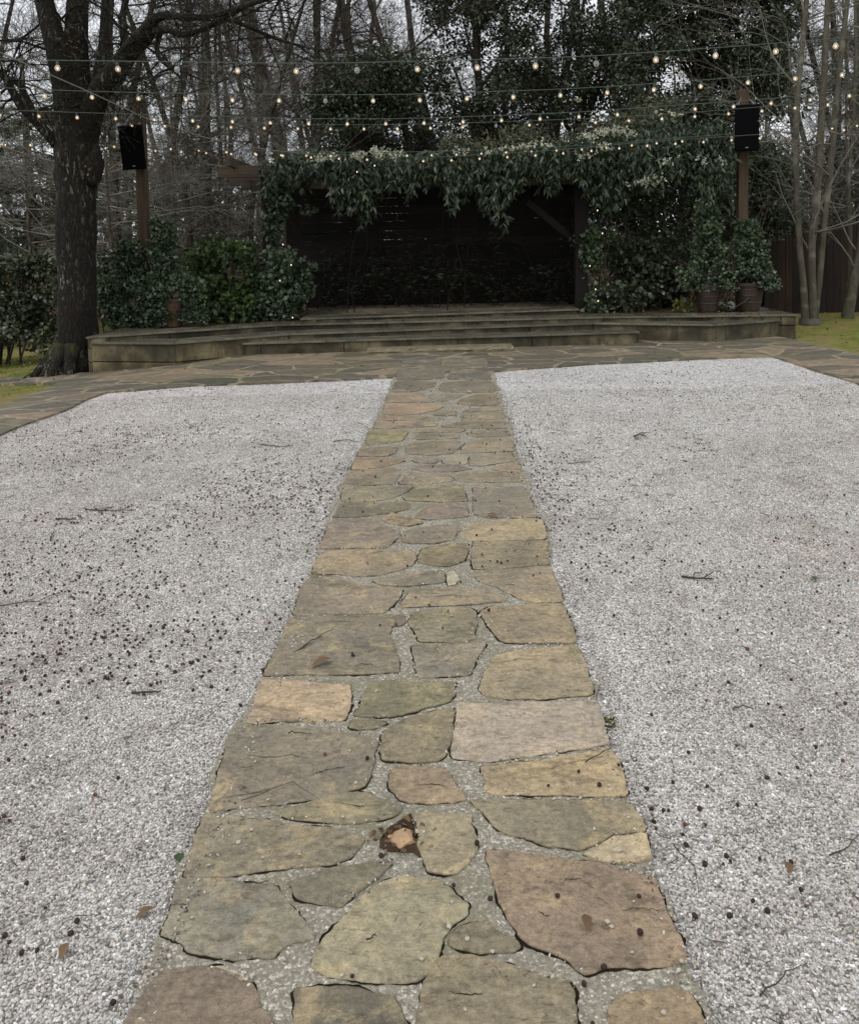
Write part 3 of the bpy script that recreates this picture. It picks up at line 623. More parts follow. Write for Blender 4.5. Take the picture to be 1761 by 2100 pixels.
# ------------------------------------------------------------------ gravel pebbles near the camera (geometry nodes, one stuff object)
def pebble_field(name, rect, dens, size, zoff):
    bm = bmesh.new(); x0,y0,x1,y1 = rect; nx, ny = int((x1-x0)/.12)+1, int((y1-y0)/.12)+1
    gr = [[bm.verts.new((x0+(x1-x0)*i/nx, y0+(y1-y0)*j/ny, g(x0+(x1-x0)*i/nx, y0+(y1-y0)*j/ny)+gg(x0+(x1-x0)*i/nx, y0+(y1-y0)*j/ny)+zoff)) for i in range(nx+1)] for j in range(ny+1)]
    for j in range(ny):
        for i in range(nx): bm.faces.new((gr[j][i],gr[j][i+1],gr[j+1][i+1],gr[j+1][i]))
    me = bpy.data.meshes.new(name); bm.to_mesh(me); bm.free()
    o = link(name, me); tag(o, kind='stuff')
    t = bpy.data.node_groups.new(name, 'GeometryNodeTree')
    t.interface.new_socket('Geometry', in_out='INPUT', socket_type='NodeSocketGeometry'); t.interface.new_socket('Geometry', in_out='OUTPUT', socket_type='NodeSocketGeometry')
    N = t.nodes.new; gi = N('NodeGroupInput'); go = N('NodeGroupOutput')
    dp = N('GeometryNodeDistributePointsOnFaces'); dp.inputs['Density'].default_value = dens
    ic = N('GeometryNodeMeshIcoSphere'); ic.inputs['Radius'].default_value = 1; ic.inputs['Subdivisions'].default_value = 1
    sm = N('GeometryNodeSetMaterial'); sm.inputs['Material'].default_value = M['pebble']
    ip = N('GeometryNodeInstanceOnPoints')
    rs = N('FunctionNodeRandomValue'); rs.data_type = 'FLOAT_VECTOR'; rs.inputs[0].default_value = (size*.55,size*.5,size*.35); rs.inputs[1].default_value = (size*1.15,size*.9,size*.65)
    rr = N('FunctionNodeRandomValue'); rr.data_type = 'FLOAT_VECTOR'; rr.inputs[0].default_value = (-.9,-.9,0); rr.inputs[1].default_value = (.9,.9,6.28)
    t.links.new(gi.outputs[0], dp.inputs[0]); t.links.new(dp.outputs['Points'], ip.inputs['Points'])
    t.links.new(ic.outputs[0], sm.inputs[0]); t.links.new(sm.outputs[0], ip.inputs['Instance'])
    t.links.new(rs.outputs[0], ip.inputs['Scale']); t.links.new(rr.outputs[0], ip.inputs['Rotation']); t.links.new(ip.outputs[0], go.inputs[0])
    md = o.modifiers.new('scatter', 'NODES'); md.node_group = t
    o.data.materials.append(M['pebble'])
    return o
for i,(rect, dn) in enumerate([((-2.4,1.3,-.60,3.2),17000), ((.61,1.3,2.6,3.2),17000), ((-3.6,3.2,-.60,5.0),13000), ((.62,3.2,3.7,5.0),13000), ((-4.0,5.0,-.60,7.2),8000), ((.61,5.0,4.3,7.2),8000), ((-4.0,7.2,-.60,9.4),3500), ((.61,7.2,4.3,9.4),3500)]):
    pebble_field('gravel_pebbles', rect, dn*1.15, .0057, .002)

# ------------------------------------------------------------------ stage
def flatpoly(name, poly, z0, z1, mat, parent, joints=None, gap=.004):
    """cap slabs: polygon cut into slabs by joints"""
def pt(u, v, z): p = atz(u, v, z); return Vector((p.x, p.y))
H1,H2,H3,H4 = .25,.33,.41,.475
L3 = [pt(183,690,H3), pt(566,665,H3), pt(1237,649,H3), pt(1632,644.4,H3)]
L2 = [pt(200,703,H2), pt(358,702,H2), pt(591,683.8,H2), pt(1216,661.6,H2), pt(1460,665,H2), pt(1590,662,H2)]
L1 = [pt(501.6,702.8,H1), pt(1306,679.5,H1)]
L4 = [pt(620,652.6,H4), pt(1183,633,H4)]
L2[0] = L3[0] + (L2[1]-L3[0])*.0 + Vector((.03,-.02)); L2[-1] = L3[-1] + Vector((-.25,.02))
stage = empty('stone_stage', (0,13.3,0), label='low tiered stone stage with wide angled wings under the vine covered pergola', cat='stage')
def wall_run(P, zb, zt, courses, seed, wallth=.22, over=.0):
    mb = MB(); rr = random.Random(seed)
    for a, b in zip(P[:-1], P[1:]):
        d = (b-a); Ln = d.length; d.normalize(); n = Vector((d.y,-d.x))      # n points to the camera side
        for k in range(len(courses)-1):
            x = 0.0; z0 = zb+(zt-zb)*courses[k]; z1 = zb+(zt-zb)*courses[k+1]
            while x < Ln-.001:
                w = min(rr.uniform(1.1,2.0), Ln-x);  w = Ln-x if Ln-x-w < .5 else w
                a0 = a + d*(x+.005); a1 = a + d*(x+w-.005); jit = rr.uniform(0,.008)
                a0 -= n*jit; a1 -= n*jit; c0 = a0-n*wallth; c1 = a1-n*wallth
                V = [(a0.x,a0.y,z0+.007),(a1.x,a1.y,z0+.007),(c1.x,c1.y,z0+.007),(c0.x,c0.y,z0+.007),(a0.x,a0.y,z1-.007),(a1.x,a1.y,z1-.007),(c1.x,c1.y,z1-.007),(c0.x,c0.y,z1-.007)]
                mb.add([Vector(v) for v in V], [(0,3,2,1),(4,5,6,7),(0,1,5,4),(1,2,6,5),(2,3,7,6),(3,0,4,7)], 0); x += w
        a2 = a - n*.022; b2 = b - n*.022; mb.add([Vector((a2.x,a2.y,zb)),Vector((b2.x,b2.y,zb)),Vector((b2.x,b2.y,zt)),Vector((a2.x,a2.y,zt))],[(0,1,2,3)],1)
    return mb
def cap_run(P, z, depth, seed, over=.032, th=.028):
    mb = MB(); rr = random.Random(seed); n_ = []
    for a, b in zip(P[:-1], P[1:]): d = (b-a).normalized(); n_.append(Vector((d.y,-d.x)))
    vn = [n_[0]] + [((n_[i]+n_[i+1])/(1+n_[i].dot(n_[i+1]))) for i in range(len(n_)-1)] + [n_[-1]]
    for i,(a,b) in enumerate(zip(P[:-1], P[1:])):
        fo = [a+vn[i]*over, b+vn[i+1]*over]; ba = [a-vn[i]*depth, b-vn[i+1]*depth]
        k = max(1, round((b-a).length/1.25)); cuts = [0]+[(j+rr.uniform(-.15,.15))/k for j in range(1,k)]+[1]; e = .002/(b-a).length
        for s0, s1 in zip(cuts[:-1], cuts[1:]):
            q = [fo[0].lerp(fo[1],s0+e), fo[0].lerp(fo[1],s1-e), ba[0].lerp(ba[1],s1-e), ba[0].lerp(ba[1],s0+e)]; zt = z + rr.uniform(-.002,.002)
            V = [Vector((p.x,p.y,z-th)) for p in q]+[Vector((p.x,p.y,zt)) for p in q]
            mb.add(V, [(0,3,2,1),(4,5,6,7),(0,1,5,4),(1,2,6,5),(2,3,7,6),(3,0,4,7)])
    return mb
def stage_level(P, z, zb, courses, depth, name, seed, ext=None):
    run = list(P)
    w = wall_run(run, zb, z-.028, courses, seed).build(name+'_riser', [M['wallstone'],M['dirt']], bevel=.004); place(w, stage)
    c = cap_run(run, z, depth, seed+9).build(name+'_tread', M['cap'], bevel=.004); place(c, stage)
sideL = [Vector((L3[0].x-.0,16.8)), L3[0]]; sideR = [L3[-1], Vector((L3[-1].x,16.8))]
stage_level([sideL[0]]+L3+[sideR[1]], H3, -.22, [0,.42,.76,1], .55, 'top_step', 1)
stage_level(L2, H2, -.2, [0,.5,1], .5, 'middle_step', 2)
stage_level([Vector((L1[0].x-.02,L1[0].y+.7))]+L1+[Vector((L1[1].x+.02,L1[1].y+.7))], H1, -.05, [0,1], .45, 'bottom_step', 3)
stage_level([Vector((L4[0].x,L4[0].y+2.5))]+L4+[Vector((L4[1].x,L4[1].y+2.0))], H4, .2, [0,1], .5, 'platform_step', 4)
fl = MB(); q = [L3[0]+Vector((.2,.2)), L3[1]+Vector((0,.2)), L3[2]+Vector((0,.2)), L3[3]+Vector((-.2,.2)), Vector((L3[3].x-.2,16.8)), Vector((L3[0].x+.2,16.8))]
fl.add([Vector((p.x,p.y,H3-.012)) for p in q], [tuple(range(6))]); place(fl.build('planting_bed', M['litter']), stage)
fl = MB(); q = [L4[0]+Vector((.2,.2)), L4[1]+Vector((-.2,.2)), Vector((L4[1].x-.2,16.9)), Vector((L4[0].x+.2,16.9))]
fl.add([Vector((p.x,p.y,H4-.01)) for p in q], [(0,1,2,3)]); place(fl.build('stage_floor', M['paving']), stage)
# slab step in front
def slab():
    a = gnd(752,729); b = gnd(1053,722); d = (b-a).normalized().to_2d(); n = Vector((-d.y,d.x)); zt = .135
    N = 46; V = []; Fc = []
    for i in range(N+1):
        p = a.to_2d().lerp(b.to_2d(), i/N); z = g(p.x,p.y)
        for j,(o_,zz) in enumerate(((0,z-.02),(-.006,z+.035),(-.012,zt-.035),(.0,zt-.008),(.01,zt),(.38,zt),(.38,z-.02))):
            k = .016*mnoise.noise(Vector((p.x*9,j*2.3,0)))+.008*mnoise.noise(Vector((p.x*30,j*5,3))) if j in (1,2,3) else 0
            q = p + n*(o_+k); V.append(Vector((q.x,q.y,zz + (.004*mnoise.noise(Vector((p.x*6,2,2))) if j>2 else 0))))
    m = 7
    for i in range(N):
        for j in range(m-1): Fc.append((i*m+j,(i+1)*m+j,(i+1)*m+j+1,i*m+j+1))
    Fc += [tuple(range(m-1,-1,-1)), tuple(N*m+j for j in range(m))]
    mb = MB(); mb.add(V,Fc); o = mb.build('step_slab', M['slab']); tag(o, 'long rough edged stone slab lying at the foot of the stage steps', 'step')
slab()

# ------------------------------------------------------------------ leaves and branches
def leaves(C, Dr, size, shape='oval', mat=None, name='foliage', parent=None, up=None, var=.35, flat=.0):
    """C centres (n,3); Dr leaf direction (n,3); one small folded blade per leaf"""
    n = len(C); C = np.asarray(C,float); Dr = np.asarray(Dr,float); Dr /= np.linalg.norm(Dr,axis=1,keepdims=True)+1e-9
    rnd = RNG.normal(size=(n,3)); 
    if flat: rnd = rnd*(1-flat) + np.array([0,0,1.6])*flat
    side = np.cross(Dr, rnd); side /= np.linalg.norm(side,axis=1,keepdims=True)+1e-9; nrm = np.cross(side, Dr)
    s = (size*(1+var*RNG.uniform(-1,1,n)))[:,None]
    if shape == 'oval': prof = [(0,0),(.28,.24),(.72,.26),(1,0)]; w = 1.
    elif shape == 'lance': prof = [(0,0),(.25,.13),(.6,.12),(1,0)]
    elif shape == 'needle': prof = [(0,0),(.3,.03),(.7,.03),(1,0)]
    elif shape == 'ivy': prof = [(0,.06),(.15,.42),(.55,.34),(1,0)]
    pts = []
    for i,(t,wd) in enumerate(prof):
        dz = nrm*(-.18*t*t)*s if shape == 'lance' else nrm*(-.08*t*t)*s
        base = C + Dr*s*t + dz
        if wd == 0: pts.append(base)
        else: pts.append(base + side*s*wd + nrm*s*wd*.35); pts.append(base - side*s*wd + nrm*s*wd*.35)
    if shape == 'ivy':
        V = np.stack(pts,1); k = 7      # p0a p0b p1a p1b p2a p2b tip
        tri = [(0,2,3),(0,3,1),(2,4,5),(2,5,3),(4,6,5)]
    else:
        V = np.stack(pts,1); k = 6      # base a a' b b' tip
        tri = [(0,1,2),(1,3,4),(1,4,2),(3,5,4)]
    V = V.reshape(-1,3); idx = (np.arange(n)*k)[:,None,None] + np.array(tri)[None]
    idx = idx.reshape(-1,3); me = bpy.data.meshes.new(name); nf = len(idx)
    me.vertices.add(len(V)); me.vertices.foreach_set('co', V.astype(np.float32).ravel())
    me.loops.add(nf*3); me.loops.foreach_set('vertex_index', idx.astype(np.int32).ravel())
    me.polygons.add(nf); me.polygons.foreach_set('loop_start', (np.arange(nf)*3).astype(np.int32))
    me.update(calc_edges=True); me.materials.append(mat)
    return link(name, me, parent)
def rdir(n): d = RNG.normal(size=(n,3)); return d/np.linalg.norm(d,axis=1,keepdims=True)
def clumps(centres, radii, per, shell=.55):
    C = []; D = []
    for c, r in zip(centres, radii):
        m = max(4, int(per*(r**2))); d = rdir(m); rad = r*(shell+(1-shell)*RNG.random(m))[:,None]*np.array([1,1,.75])
        C.append(np.asarray(c)+d*rad); D.append(d*.6+rdir(m)*.8+np.array([0,0,-.15]))
    return np.concatenate(C), np.concatenate(D)
def branch(mb, p, d, length, r, depth, rr, spread=.6, grav=.02, n=5, twigs=None, up=.15, minr=.004, wob=.16, kids=(2,4), m=0):
    k = max(3, int(4+length*1.2)) if depth < 3 else 4; P = [Vector(p)]; q = Vector(p); dd = Vector(d).normalized(); Rr = [r]
    for i in range(k):
        dd = (dd + Vector((rr.gauss(0,wob),rr.gauss(0,wob),rr.gauss(0,wob)+up*.12-grav))).normalized(); q = q + dd*length/k; P.append(q.copy()); Rr.append(max(minr*.6, r*(1-.62*(i+1)/k)))
    mb.tube(P, Rr, n=n if depth > 2 else (4 if depth > 1 else 3), m=m, cap=False)
    if twigs is not None and depth <= 1: twigs.append((P[-1].copy(), dd.copy()))
    if depth <= 0: return
    nk = rr.randint(*kids)+ (1 if depth > 1 else 0)
    for j in range(nk):
        t = rr.uniform(.25,1) ; i = min(k-1,int(t*k)); pp = P[i].lerp(P[i+1], t*k-i); ax = Vector((rr.gauss(0,1),rr.gauss(0,1),rr.gauss(0,.6)+up))
        nd = (dd*(1-spread*.5) + ax.normalized()*spread).normalized()
        branch(mb, pp, nd, length*rr.uniform(.45,.72), max(minr,Rr[i]*rr.uniform(.42,.62)), depth-1, rr, spread, grav, n, twigs, up, minr, wob, kids, m)

hc = []
for _ in range(70):
    q = o_hole + Vector((RNG.normal(0,.035), RNG.normal(0,.03), 0)); hc.append((q.x, q.y, g(q.x,q.y)+.026))
tag(leaves(np.array(hc), rdir(70)*np.array([1,1,.25]), .018, 'oval', M['dryleaf'], 'leaf_crumbs'), kind='stuff')
# ------------------------------------------------------------------ the big oak on the left
def oak():
    Y = 12.75; base = at(158,766,Y); base.z = g(base.x, Y)
    root = empty('oak_tree', base, label='large dark oak with lichen flecked trunk beside the left end of the stage', cat='tree')
    mb = MB(); rr = random.Random(3); wp = lambda u,v,dy=0: at(u,v,Y+dy)
    def limb(pts, n=14, rough=.12, sub=3):
        P = [wp(u,v,dy) for u,v,w,dy in pts]; Rr = [w/2/F*(Y+dy) for u,v,w,dy in pts]
        PP = []; RR = []
        for i in range(len(P)-1):
            for j in range(sub):
                t = j/sub; a = P[max(i-1,0)]; b = P[i]; c = P[i+1]; d = P[min(i+2,len(P)-1)]
                PP.append(.5*((2*b)+(c-a)*t+(2*a-5*b+4*c-d)*t*t+(3*b-a-3*c+d)*t**3)); RR.append(Rr[i]*(1-t)+Rr[i+1]*t)
        PP.append(P[-1]); RR.append(Rr[-1]); mb.tube(PP, RR, n=n, rough=rough); return PP, RR
    limb([(152,775,112,0),(155,755,92,0),(158,725,82,0),(160,660,80,0),(158,560,74,0),(157,450,78,0),(156,370,80,0),(156,310,86,0),(155,270,84,.0),(152,230,78,0)], 24, .16, 5)
    for a,l in ((-2.75,.42),(-2.1,.2),(.2,.2),(-1.4,.18),(2.6,.3),(-2.45,.25)):            # root flare
        b = base + Vector((math.cos(a)*.2, math.sin(a)*.2, .42)); e = base + Vector((math.cos(a)*(.3+l), math.sin(a)*(.3+l), -.05))
        mb.tube([b, b.lerp(e,.35)+Vector((0,0,-.07)), b.lerp(e,.7)+Vector((0,0,-.09)), e], [.12,.10,.07,.03], 9, rough=.3)
    limb([(184,375,40,-.03),(189,345,46,-.05),(190,325,44,-.05),(192,308,30,-.03),(188,290,20,0)], 14, .25)            # knot
    limb([(150,300,60,0),(140,200,62,0),(122,110,50,0),(100,40,40,0),(82,-50,34,.1),(70,-200,22,.3)], 16)
    limb([(156,290,56,0),(158,190,56,.1),(156,100,50,.1),(158,20,44,.1),(165,-120,34,.3),(160,-260,20,.5)], 16)
    A = limb([(168,300,58,0),(188,235,48,-.1),(205,185,46,-.2),(235,150,46,-.3),(262,110,40,-.4),(296,72,36,-.5),(312,45,30,-.6)], 14)
    B1 = limb([(290,75,24,-.5),(312,42,21,-.6),(345,30,16,-.8),(385,36,14,-1),(430,32,13,-1.1),(470,22,12,-1.2),(520,5,11,-1.4),(600,-20,8,-1.6)], 12)
    B2 = limb([(300,66,18,-.5),(340,60,14,-.7),(375,70,12,-.8),(420,58,11,-.9),(470,30,12,-1),(500,14,10,-1),(560,-30,8,-1.2)], 10)
    B3 = limb([(465,38,9,-1),(505,52,8,-1),(560,76,7,-1),(631,97,6,-1),(672,100,5,-1),(725,72,3.5,-1)], 8)
    B4 = limb([(118,296,24,-.1),(92,268,22,-.2),(66,240,20,-.3),(42,215,18,-.4),(20,175,16,-.5),(0,140,14,-.6),(-40,80,12,-.8),(-90,20,9,-1)], 12)
    B5 = limb([(70,245,14,-.3),(62,215,14,-.2),(40,175,12,-.2),(15,158,10,-.2),(-30,130,8,0)], 10)
    B6 = limb([(180,235,26,0),(200,160,24,0),(212,90,20,.1),(215,30,17,.2),(220,-60,12,.4)], 10)
    B7 = limb([(330,60,14,-.4),(322,110,9,-.5),(350,140,6,-.6),(372,160,4,-.7)], 8)
    B8 = limb([(262,105,20,-.4),(250,40,15,-.3),(270,-40,10,-.2)], 10)
    for PP,_r in (B1,B2,B3,B4,B5,B6,B7,B8,A):
        for k in range(9):
            i = rr.randrange(len(PP)//3, len(PP)); d = Vector((rr.gauss(0,1),rr.gauss(0,.6),rr.gauss(.2,.8)))
            branch(mb, PP[i], d, rr.uniform(.5,1.5), rr.uniform(.008,.022), 3, rr, .7, .01, 5, kids=(2,4), minr=.0035, wob=.22)
    for k in range(10):
        p = wp(rr.uniform(95,170), rr.uniform(-40,120)); branch(mb, p, Vector((rr.gauss(0,1),-.4,rr.gauss(.2,.6))), rr.uniform(.8,2), .02, 3, rr, .7, .01, 5, minr=.004, wob=.2)
    o = mb.build('trunk', M['oak'], smooth=True); place(o, root)
    # a few clinging dead leaves
    mb2C = np.array([list(wp(*p, -.25)) for p in ((155,92),(160,88),(150,98),(265,65),(270,70),(258,75),(180,345),(250,230),(265,215),(230,350),(90,230))]); 
    mb2C = np.repeat(mb2C,6,0)+RNG.normal(0,.05,(len(mb2C)*6,3))
    place(leaves(mb2C, rdir(len(mb2C)), .05, 'oval', M['dryleaf'], 'dead_leaves'), root)
oak()

# ------------------------------------------------------------------ speaker posts
def speaker_post(u0,v0,u1,v1,Y,side,lab_post,lab_sp,sp):
    b = at(u1,v1,Y); b = Vector((b.x,Y,.3)); t = at(u0,v0,Y); d = (t - at(u1,v1,Y)); lean = Vector((d.x/d.z,0,1))
    foot = at(u1,v1,Y) - lean*(at(u1,v1,Y).z-.3)
    root = empty('speaker_post', foot, label=lab_post, cat='post')
    mb = MB(); mb.beam(foot, t, .155, .155); place(mb.build('post', M['post'], bevel=.008), root)
    if side == 1: mb = MB(); mb.box(t+Vector((-.05*side,0,.02)), (.3,.05,.05), Matrix.Rotation(.25*side,3,'Y')); place(mb.build('cap_arm', M['oldwood']), root)
    # speaker
    c = at(*sp[0], Y-.28); w, h = sp[1]/F*(Y-.28), sp[2]/F*(Y-.28)
    s = empty('loudspeaker', c, label=lab_sp, cat='speaker'); rot = Matrix.Rotation(R(sp[3]),3,'Z') @ Matrix.Rotation(R(6),3,'X') @ Matrix.Rotation(R(sp[4]),3,'Y')
    mb = MB(); x,z = w/2,h/2; V = [Vector(p) for p in ((-x,-.15,-z),(x,-.15,-z),(x*.7,.15,-z),(-x*.7,.15,-z),(-x,-.15,z),(x,-.15,z),(x*.7,.15,z),(-x*.7,.15,z))]
    mb.add([rot@v for v in V],[(0,3,2,1),(4,5,6,7),(0,1,5,4),(1,2,6,5),(2,3,7,6),(3,0,4,7)]); mb.build('cabinet', M['black'], s, bevel=.012)
    mb = MB(); mb.box(rot@Vector((0,-.156,0)), (w*.93,.012,h*.95), rot); mb.build('grille', M['grille'], s, bevel=.004)
    mb = MB(); mb.box(rot@Vector((.0,-.165,-h*.42)), (.04,.004,.012), rot); mb.build('badge', M['steel'], s)
    for sx in (-1,1):
        mb = MB(); a = rot@Vector((sx*w*.33,.0,h/2)); tp = t - c + Vector((sx*.06,-.09,-.15)); mb.tube([a, a.lerp(tp,.5), tp],[.004]*3,5)
        ring = [a+rot@Vector((.02*math.cos(k*PI/6),0,.02+.02*math.sin(k*PI/6))) for k in range(13)]; mb.tube(ring,[.004]*13,5); mb.build('hanging_chain', M['steel'], s)
    mb = MB(); mb.beam(Vector((0,.12,0)), Vector((t.x-c.x, .22, 0)), .05,.12); mb.build('mount_bracket', M['black'], s)
speaker_post(286,207,299,575,14.1,1,'brown square timber post leaning a little and carrying the left loudspeaker','black loudspeaker hung on the left timber post beside the oak',((275,302),48,89,8,-3))
speaker_post(1523,183,1521,445,14.75,-1,'upright brown timber post on the right rising from ivy behind the potted cones','black loudspeaker in shadow high on the right timber post',((1529,262),47,92,-12,0))

# ------------------------------------------------------------------ pergola
def pergola():
    YF, YB = 15.3, 17.4
    root = empty('pergola', (-.3,16.3,.4), label='weathered timber pergola with plank back wall smothered in evergreen clematis', cat='pergola')
    xl = at(552,450,YF).x; xr = at(1190,450,YF).x; zt = at(900,352,YF).z
    def post(x,y,top,w=.22):
        mb = MB(); mb.box((x,y,(top+.38)/2),(w,w,top-.38)); place(mb.build('post', M['oldpost_shaded'], bevel=.01), root)
    post(xl,YF,zt); post(xr,YF,zt); post(at(605,450,YB).x,YB,zt); post(xr+.15,YB,zt)
    def beam(a,b,w,h):
        mb = MB(); mb.beam(a,b,w,h); place(mb.build('beam', M['oldwood'], bevel=.008), root)
    a = at(448,353,YF-.12); beam(a, (xr+.9,YF-.13,zt+.08), .06,.2)
    beam(at(494,379,YF+.5), (xr+.6,YF+1.3,zt-.1),.07,.18)
    a2 = at(470,327,YB-.6); beam((a2.x,YB-.6,zt+.05),(xr+.7,YB-.2,zt+.05),.08,.2)
    for i in range(9):
        x = xl-.55+i*(xr-xl+1.1)/8; mb = MB(); mb.beam((x,YF-.55,zt+.22),(x,YB+.4,zt+.22),.06,.16); place(mb.build('rafter', M['oldwood'], bevel=.006), root)
    br = lambda p,q: (lambda mb: (mb.beam(p,q,.1,.12), place(mb.build('brace', M['oldpost_shaded'], bevel=.006), root)))(MB())
    br((xl+.75,YF,zt-.08),(xl+.08,YF,zt-.75)); br(at(1082,414,YF+.25),at(1183,497,YF+.25))
    br((xl+.25,YF+.5,zt-.3),(xl+.45,YF+.5,zt-1.15))
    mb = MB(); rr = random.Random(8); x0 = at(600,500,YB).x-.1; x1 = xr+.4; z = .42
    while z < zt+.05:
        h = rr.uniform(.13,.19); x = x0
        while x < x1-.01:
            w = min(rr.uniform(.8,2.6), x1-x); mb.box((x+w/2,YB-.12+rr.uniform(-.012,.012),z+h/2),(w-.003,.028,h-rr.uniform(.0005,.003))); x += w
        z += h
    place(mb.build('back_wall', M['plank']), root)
    for x in (x0+.1,x0+1.6,x0+3.2,x0+4.8,x1-.1): mb = MB(); mb.box((x,YB-.05,(zt+.4)/2),(.09,.09,zt-.4)); place(mb.build('wall_stud', M['oldpost_shaded']), root)
    return xl,xr,zt,YF,YB
xl,xr,zt,YF,YB = pergola()

def clematis():
    root = empty('clematis_vine', (0,YF,.4), label='evergreen clematis with long drooping leaves and small white flowers over the pergola top', cat='vine')
    C = []; D = []; rr = RNG
    x0, x1 = xl+.0, at(1470,400,YF).x
    # roof mass
    n = 15000; x = rr.uniform(x0,x1,n); y = rr.uniform(YF-.75,YB,n)
    top = zt+.24+.12*np.sin(x*2.1)+.08*np.sin(x*5.3+1)+np.clip((x-1.2)*.16,0,.5)
    t = rr.random(n)**.7; z = zt-.05+(top-zt+.05)*t; C.append(np.stack([x,y,z],1)); D.append(rdir(n)*.7+np.array([0,-.3,-.5]))
    # front curtain of hanging sprays
    Yc = YF-.62
    tips = []
    for i in range(620):
        xx = rr.uniform(x0+.1,x1); ln = rr.uniform(.05,.5)*(1+.35*math.sin(xx*3.1)+.3*math.sin(xx*7.7)); 
        u = 924+xx/YF*1800
        if 1000 < u < 1060 and rr.random()<.5: ln += .4
        if 690 < u < 800 and rr.random()<.35: ln += .22
        if u > 1240: ln += .25
        if u < 700 and rr.random() < .55: continue
        if u < 700: ln *= .6
        zz = zt+rr.uniform(-.05,.34)+max(0,(xx-1.2)*.1); yy = Yc+rr.uniform(-.22,.35); ln = abs(ln); s = 0.0
        while s < ln+.12:                       # sprays of leaves fanning down from each node
            m = int(rr.integers(4,9)); node = np.array([xx+rr.normal(0,.03), yy-.1*s, zz-s]); C.append(np.tile(node,(m,1))+rr.normal(0,.012,(m,3)))
            D.append(np.stack([rr.normal(0,.5,m), rr.normal(-.25,.35,m), -rr.uniform(.5,1.3,m)],1)); s += rr.uniform(.07,.15)
    C = np.concatenate(C); D = np.concatenate(D)
    place(leaves(C,D,.118,'lance',M['vine'],'foliage'), root)
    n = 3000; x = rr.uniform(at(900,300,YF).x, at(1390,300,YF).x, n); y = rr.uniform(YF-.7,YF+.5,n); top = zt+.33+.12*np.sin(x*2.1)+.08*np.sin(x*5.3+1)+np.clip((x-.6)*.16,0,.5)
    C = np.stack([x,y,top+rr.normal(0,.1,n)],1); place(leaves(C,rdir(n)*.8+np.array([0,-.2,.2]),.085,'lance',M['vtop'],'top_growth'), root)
    # flowers
    spots = [(735,318,26),(770,312,26),(800,314,16),(655,325,14),(672,322,10),(1075,300,12),(1040,305,10),(1110,296,10),(1205,280,16),(1240,270,20),(1262,268,16),(1285,272,14),(1240,300,18),(1205,320,10),(1330,370,16),(1312,378,8),(1345,365,8),(1370,330,8),(1440,325,9),(1480,330,7),(940,312,8),(1000,310,8),(1180,205,5),(1378,235,5),(1390,150,5)]
    C = []
    for u,v,k in spots:
        for j in range(k*2):
            p = at(u+rr.normal(0,11), v+rr.normal(0,5), Yc-.28+rr.normal(0,.08)); 
            for q in range(4): C.append(list(p))
    C = np.array(C); d = rdir(len(C)); d[:,1] -= .5
    place(leaves(C,d,.035,'oval',M['flower'],'flowers'), root)
    mb = MB(); r2 = random.Random(4)
    for i in range(16):
        x = r2.uniform(xl,xr+.8); P = [Vector((x,YF+r2.uniform(-.3,1.5),.45))]
        for k in range(7): P.append(P[-1]+Vector((r2.gauss(0,.12),r2.gauss(0,.1),(zt-.3)/7)))
        mb.tube(P,[.010-.0006*k for k in range(8)],5,cap=False)
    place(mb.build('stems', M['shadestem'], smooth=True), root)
clematis()

# ------------------------------------------------------------------ generic leafy volume made of clumps laid out in the photo
def leafy(name, label, cat, blobs, mat, leaf, shape='ivy', per=900, stem=None, group=None, part='foliage', flat=.25, shell=.55, trunk='twig_dark', sticks=5, base_z=None, extra=None):
    """blobs: (u, v, Y, r)"""
    P = [at(u,v,Y) for u,v,Y,r in blobs]; bx = sum(p.x for p in P)/len(P); by = sum(p.y for p in P)/len(P)
    bz = base_z if base_z is not None else g(bx,by)
    root = empty(name, (bx,by,bz), label=label, cat=cat, group=group)
    C, D = clumps([list(p) for p in P], [b[3] for b in blobs], per, shell)
    ok = C[:,2] > bz+.02; C, D = C[ok], D[ok]
    place(leaves(C,D,leaf,shape,mat,part,flat=flat), root)
    if extra: extra(root)
    if sticks:
        rr = random.Random(len(blobs)*7+int(abs(bx)*10)); mb = MB()
        for i in range(sticks):
            t = rr.choice(P); a = Vector((bx+rr.uniform(-.25,.25)+(t.x-bx)*.3, by+rr.uniform(-.15,.15), bz)); m_ = a.lerp(t,.5)+Vector((rr.gauss(0,.08),rr.gauss(0,.05),0))
            mb.tube([a,m_,t],[.022,.014,.006],5,cap=False)
        place(mb.build('stems', M[trunk], smooth=True), root)
    return root
def fill(u0,v0,u1,v1,Y,r,n,seed,jy=.3):
    rr = random.Random(seed); return [(rr.uniform(u0,u1), rr.uniform(v0,v1), Y+rr.uniform(-jy,jy), r*rr.uniform(.7,1.3)) for _ in range(n)]
def pot(u,vb,vt,w,Y,label,mat,zb=H3):
    b = at(u,vb,Y); h = (vb-vt)/F*Y; r = w/2/F*Y; b.z = zb
    root = empty('plant_pot', b, label=label, cat='pot')
    mb = MB(); mb.lathe([(0,0),(r*.62,0),(r*.66,.02),(r*.8,h*.45),(r*.93,h*.86),(r*.93,h*.88),(r*1.03,h*.89),(r*1.03,h),(r*.9,h),(r*.88,h*.93)],28); 
    for zz in (.3,.55,.75): mb.lathe([(r*(.68+.3*zz),h*zz),(r*(.70+.3*zz),h*zz+.01),(r*(.68+.3*zz),h*zz+.02)],28)
    mb.build('body', M[mat], root, smooth=False)
    mb = MB(); mb.lathe([(0,h*.93),(r*.89,h*.93)],24); mb.build('soil', M['litter'], root)
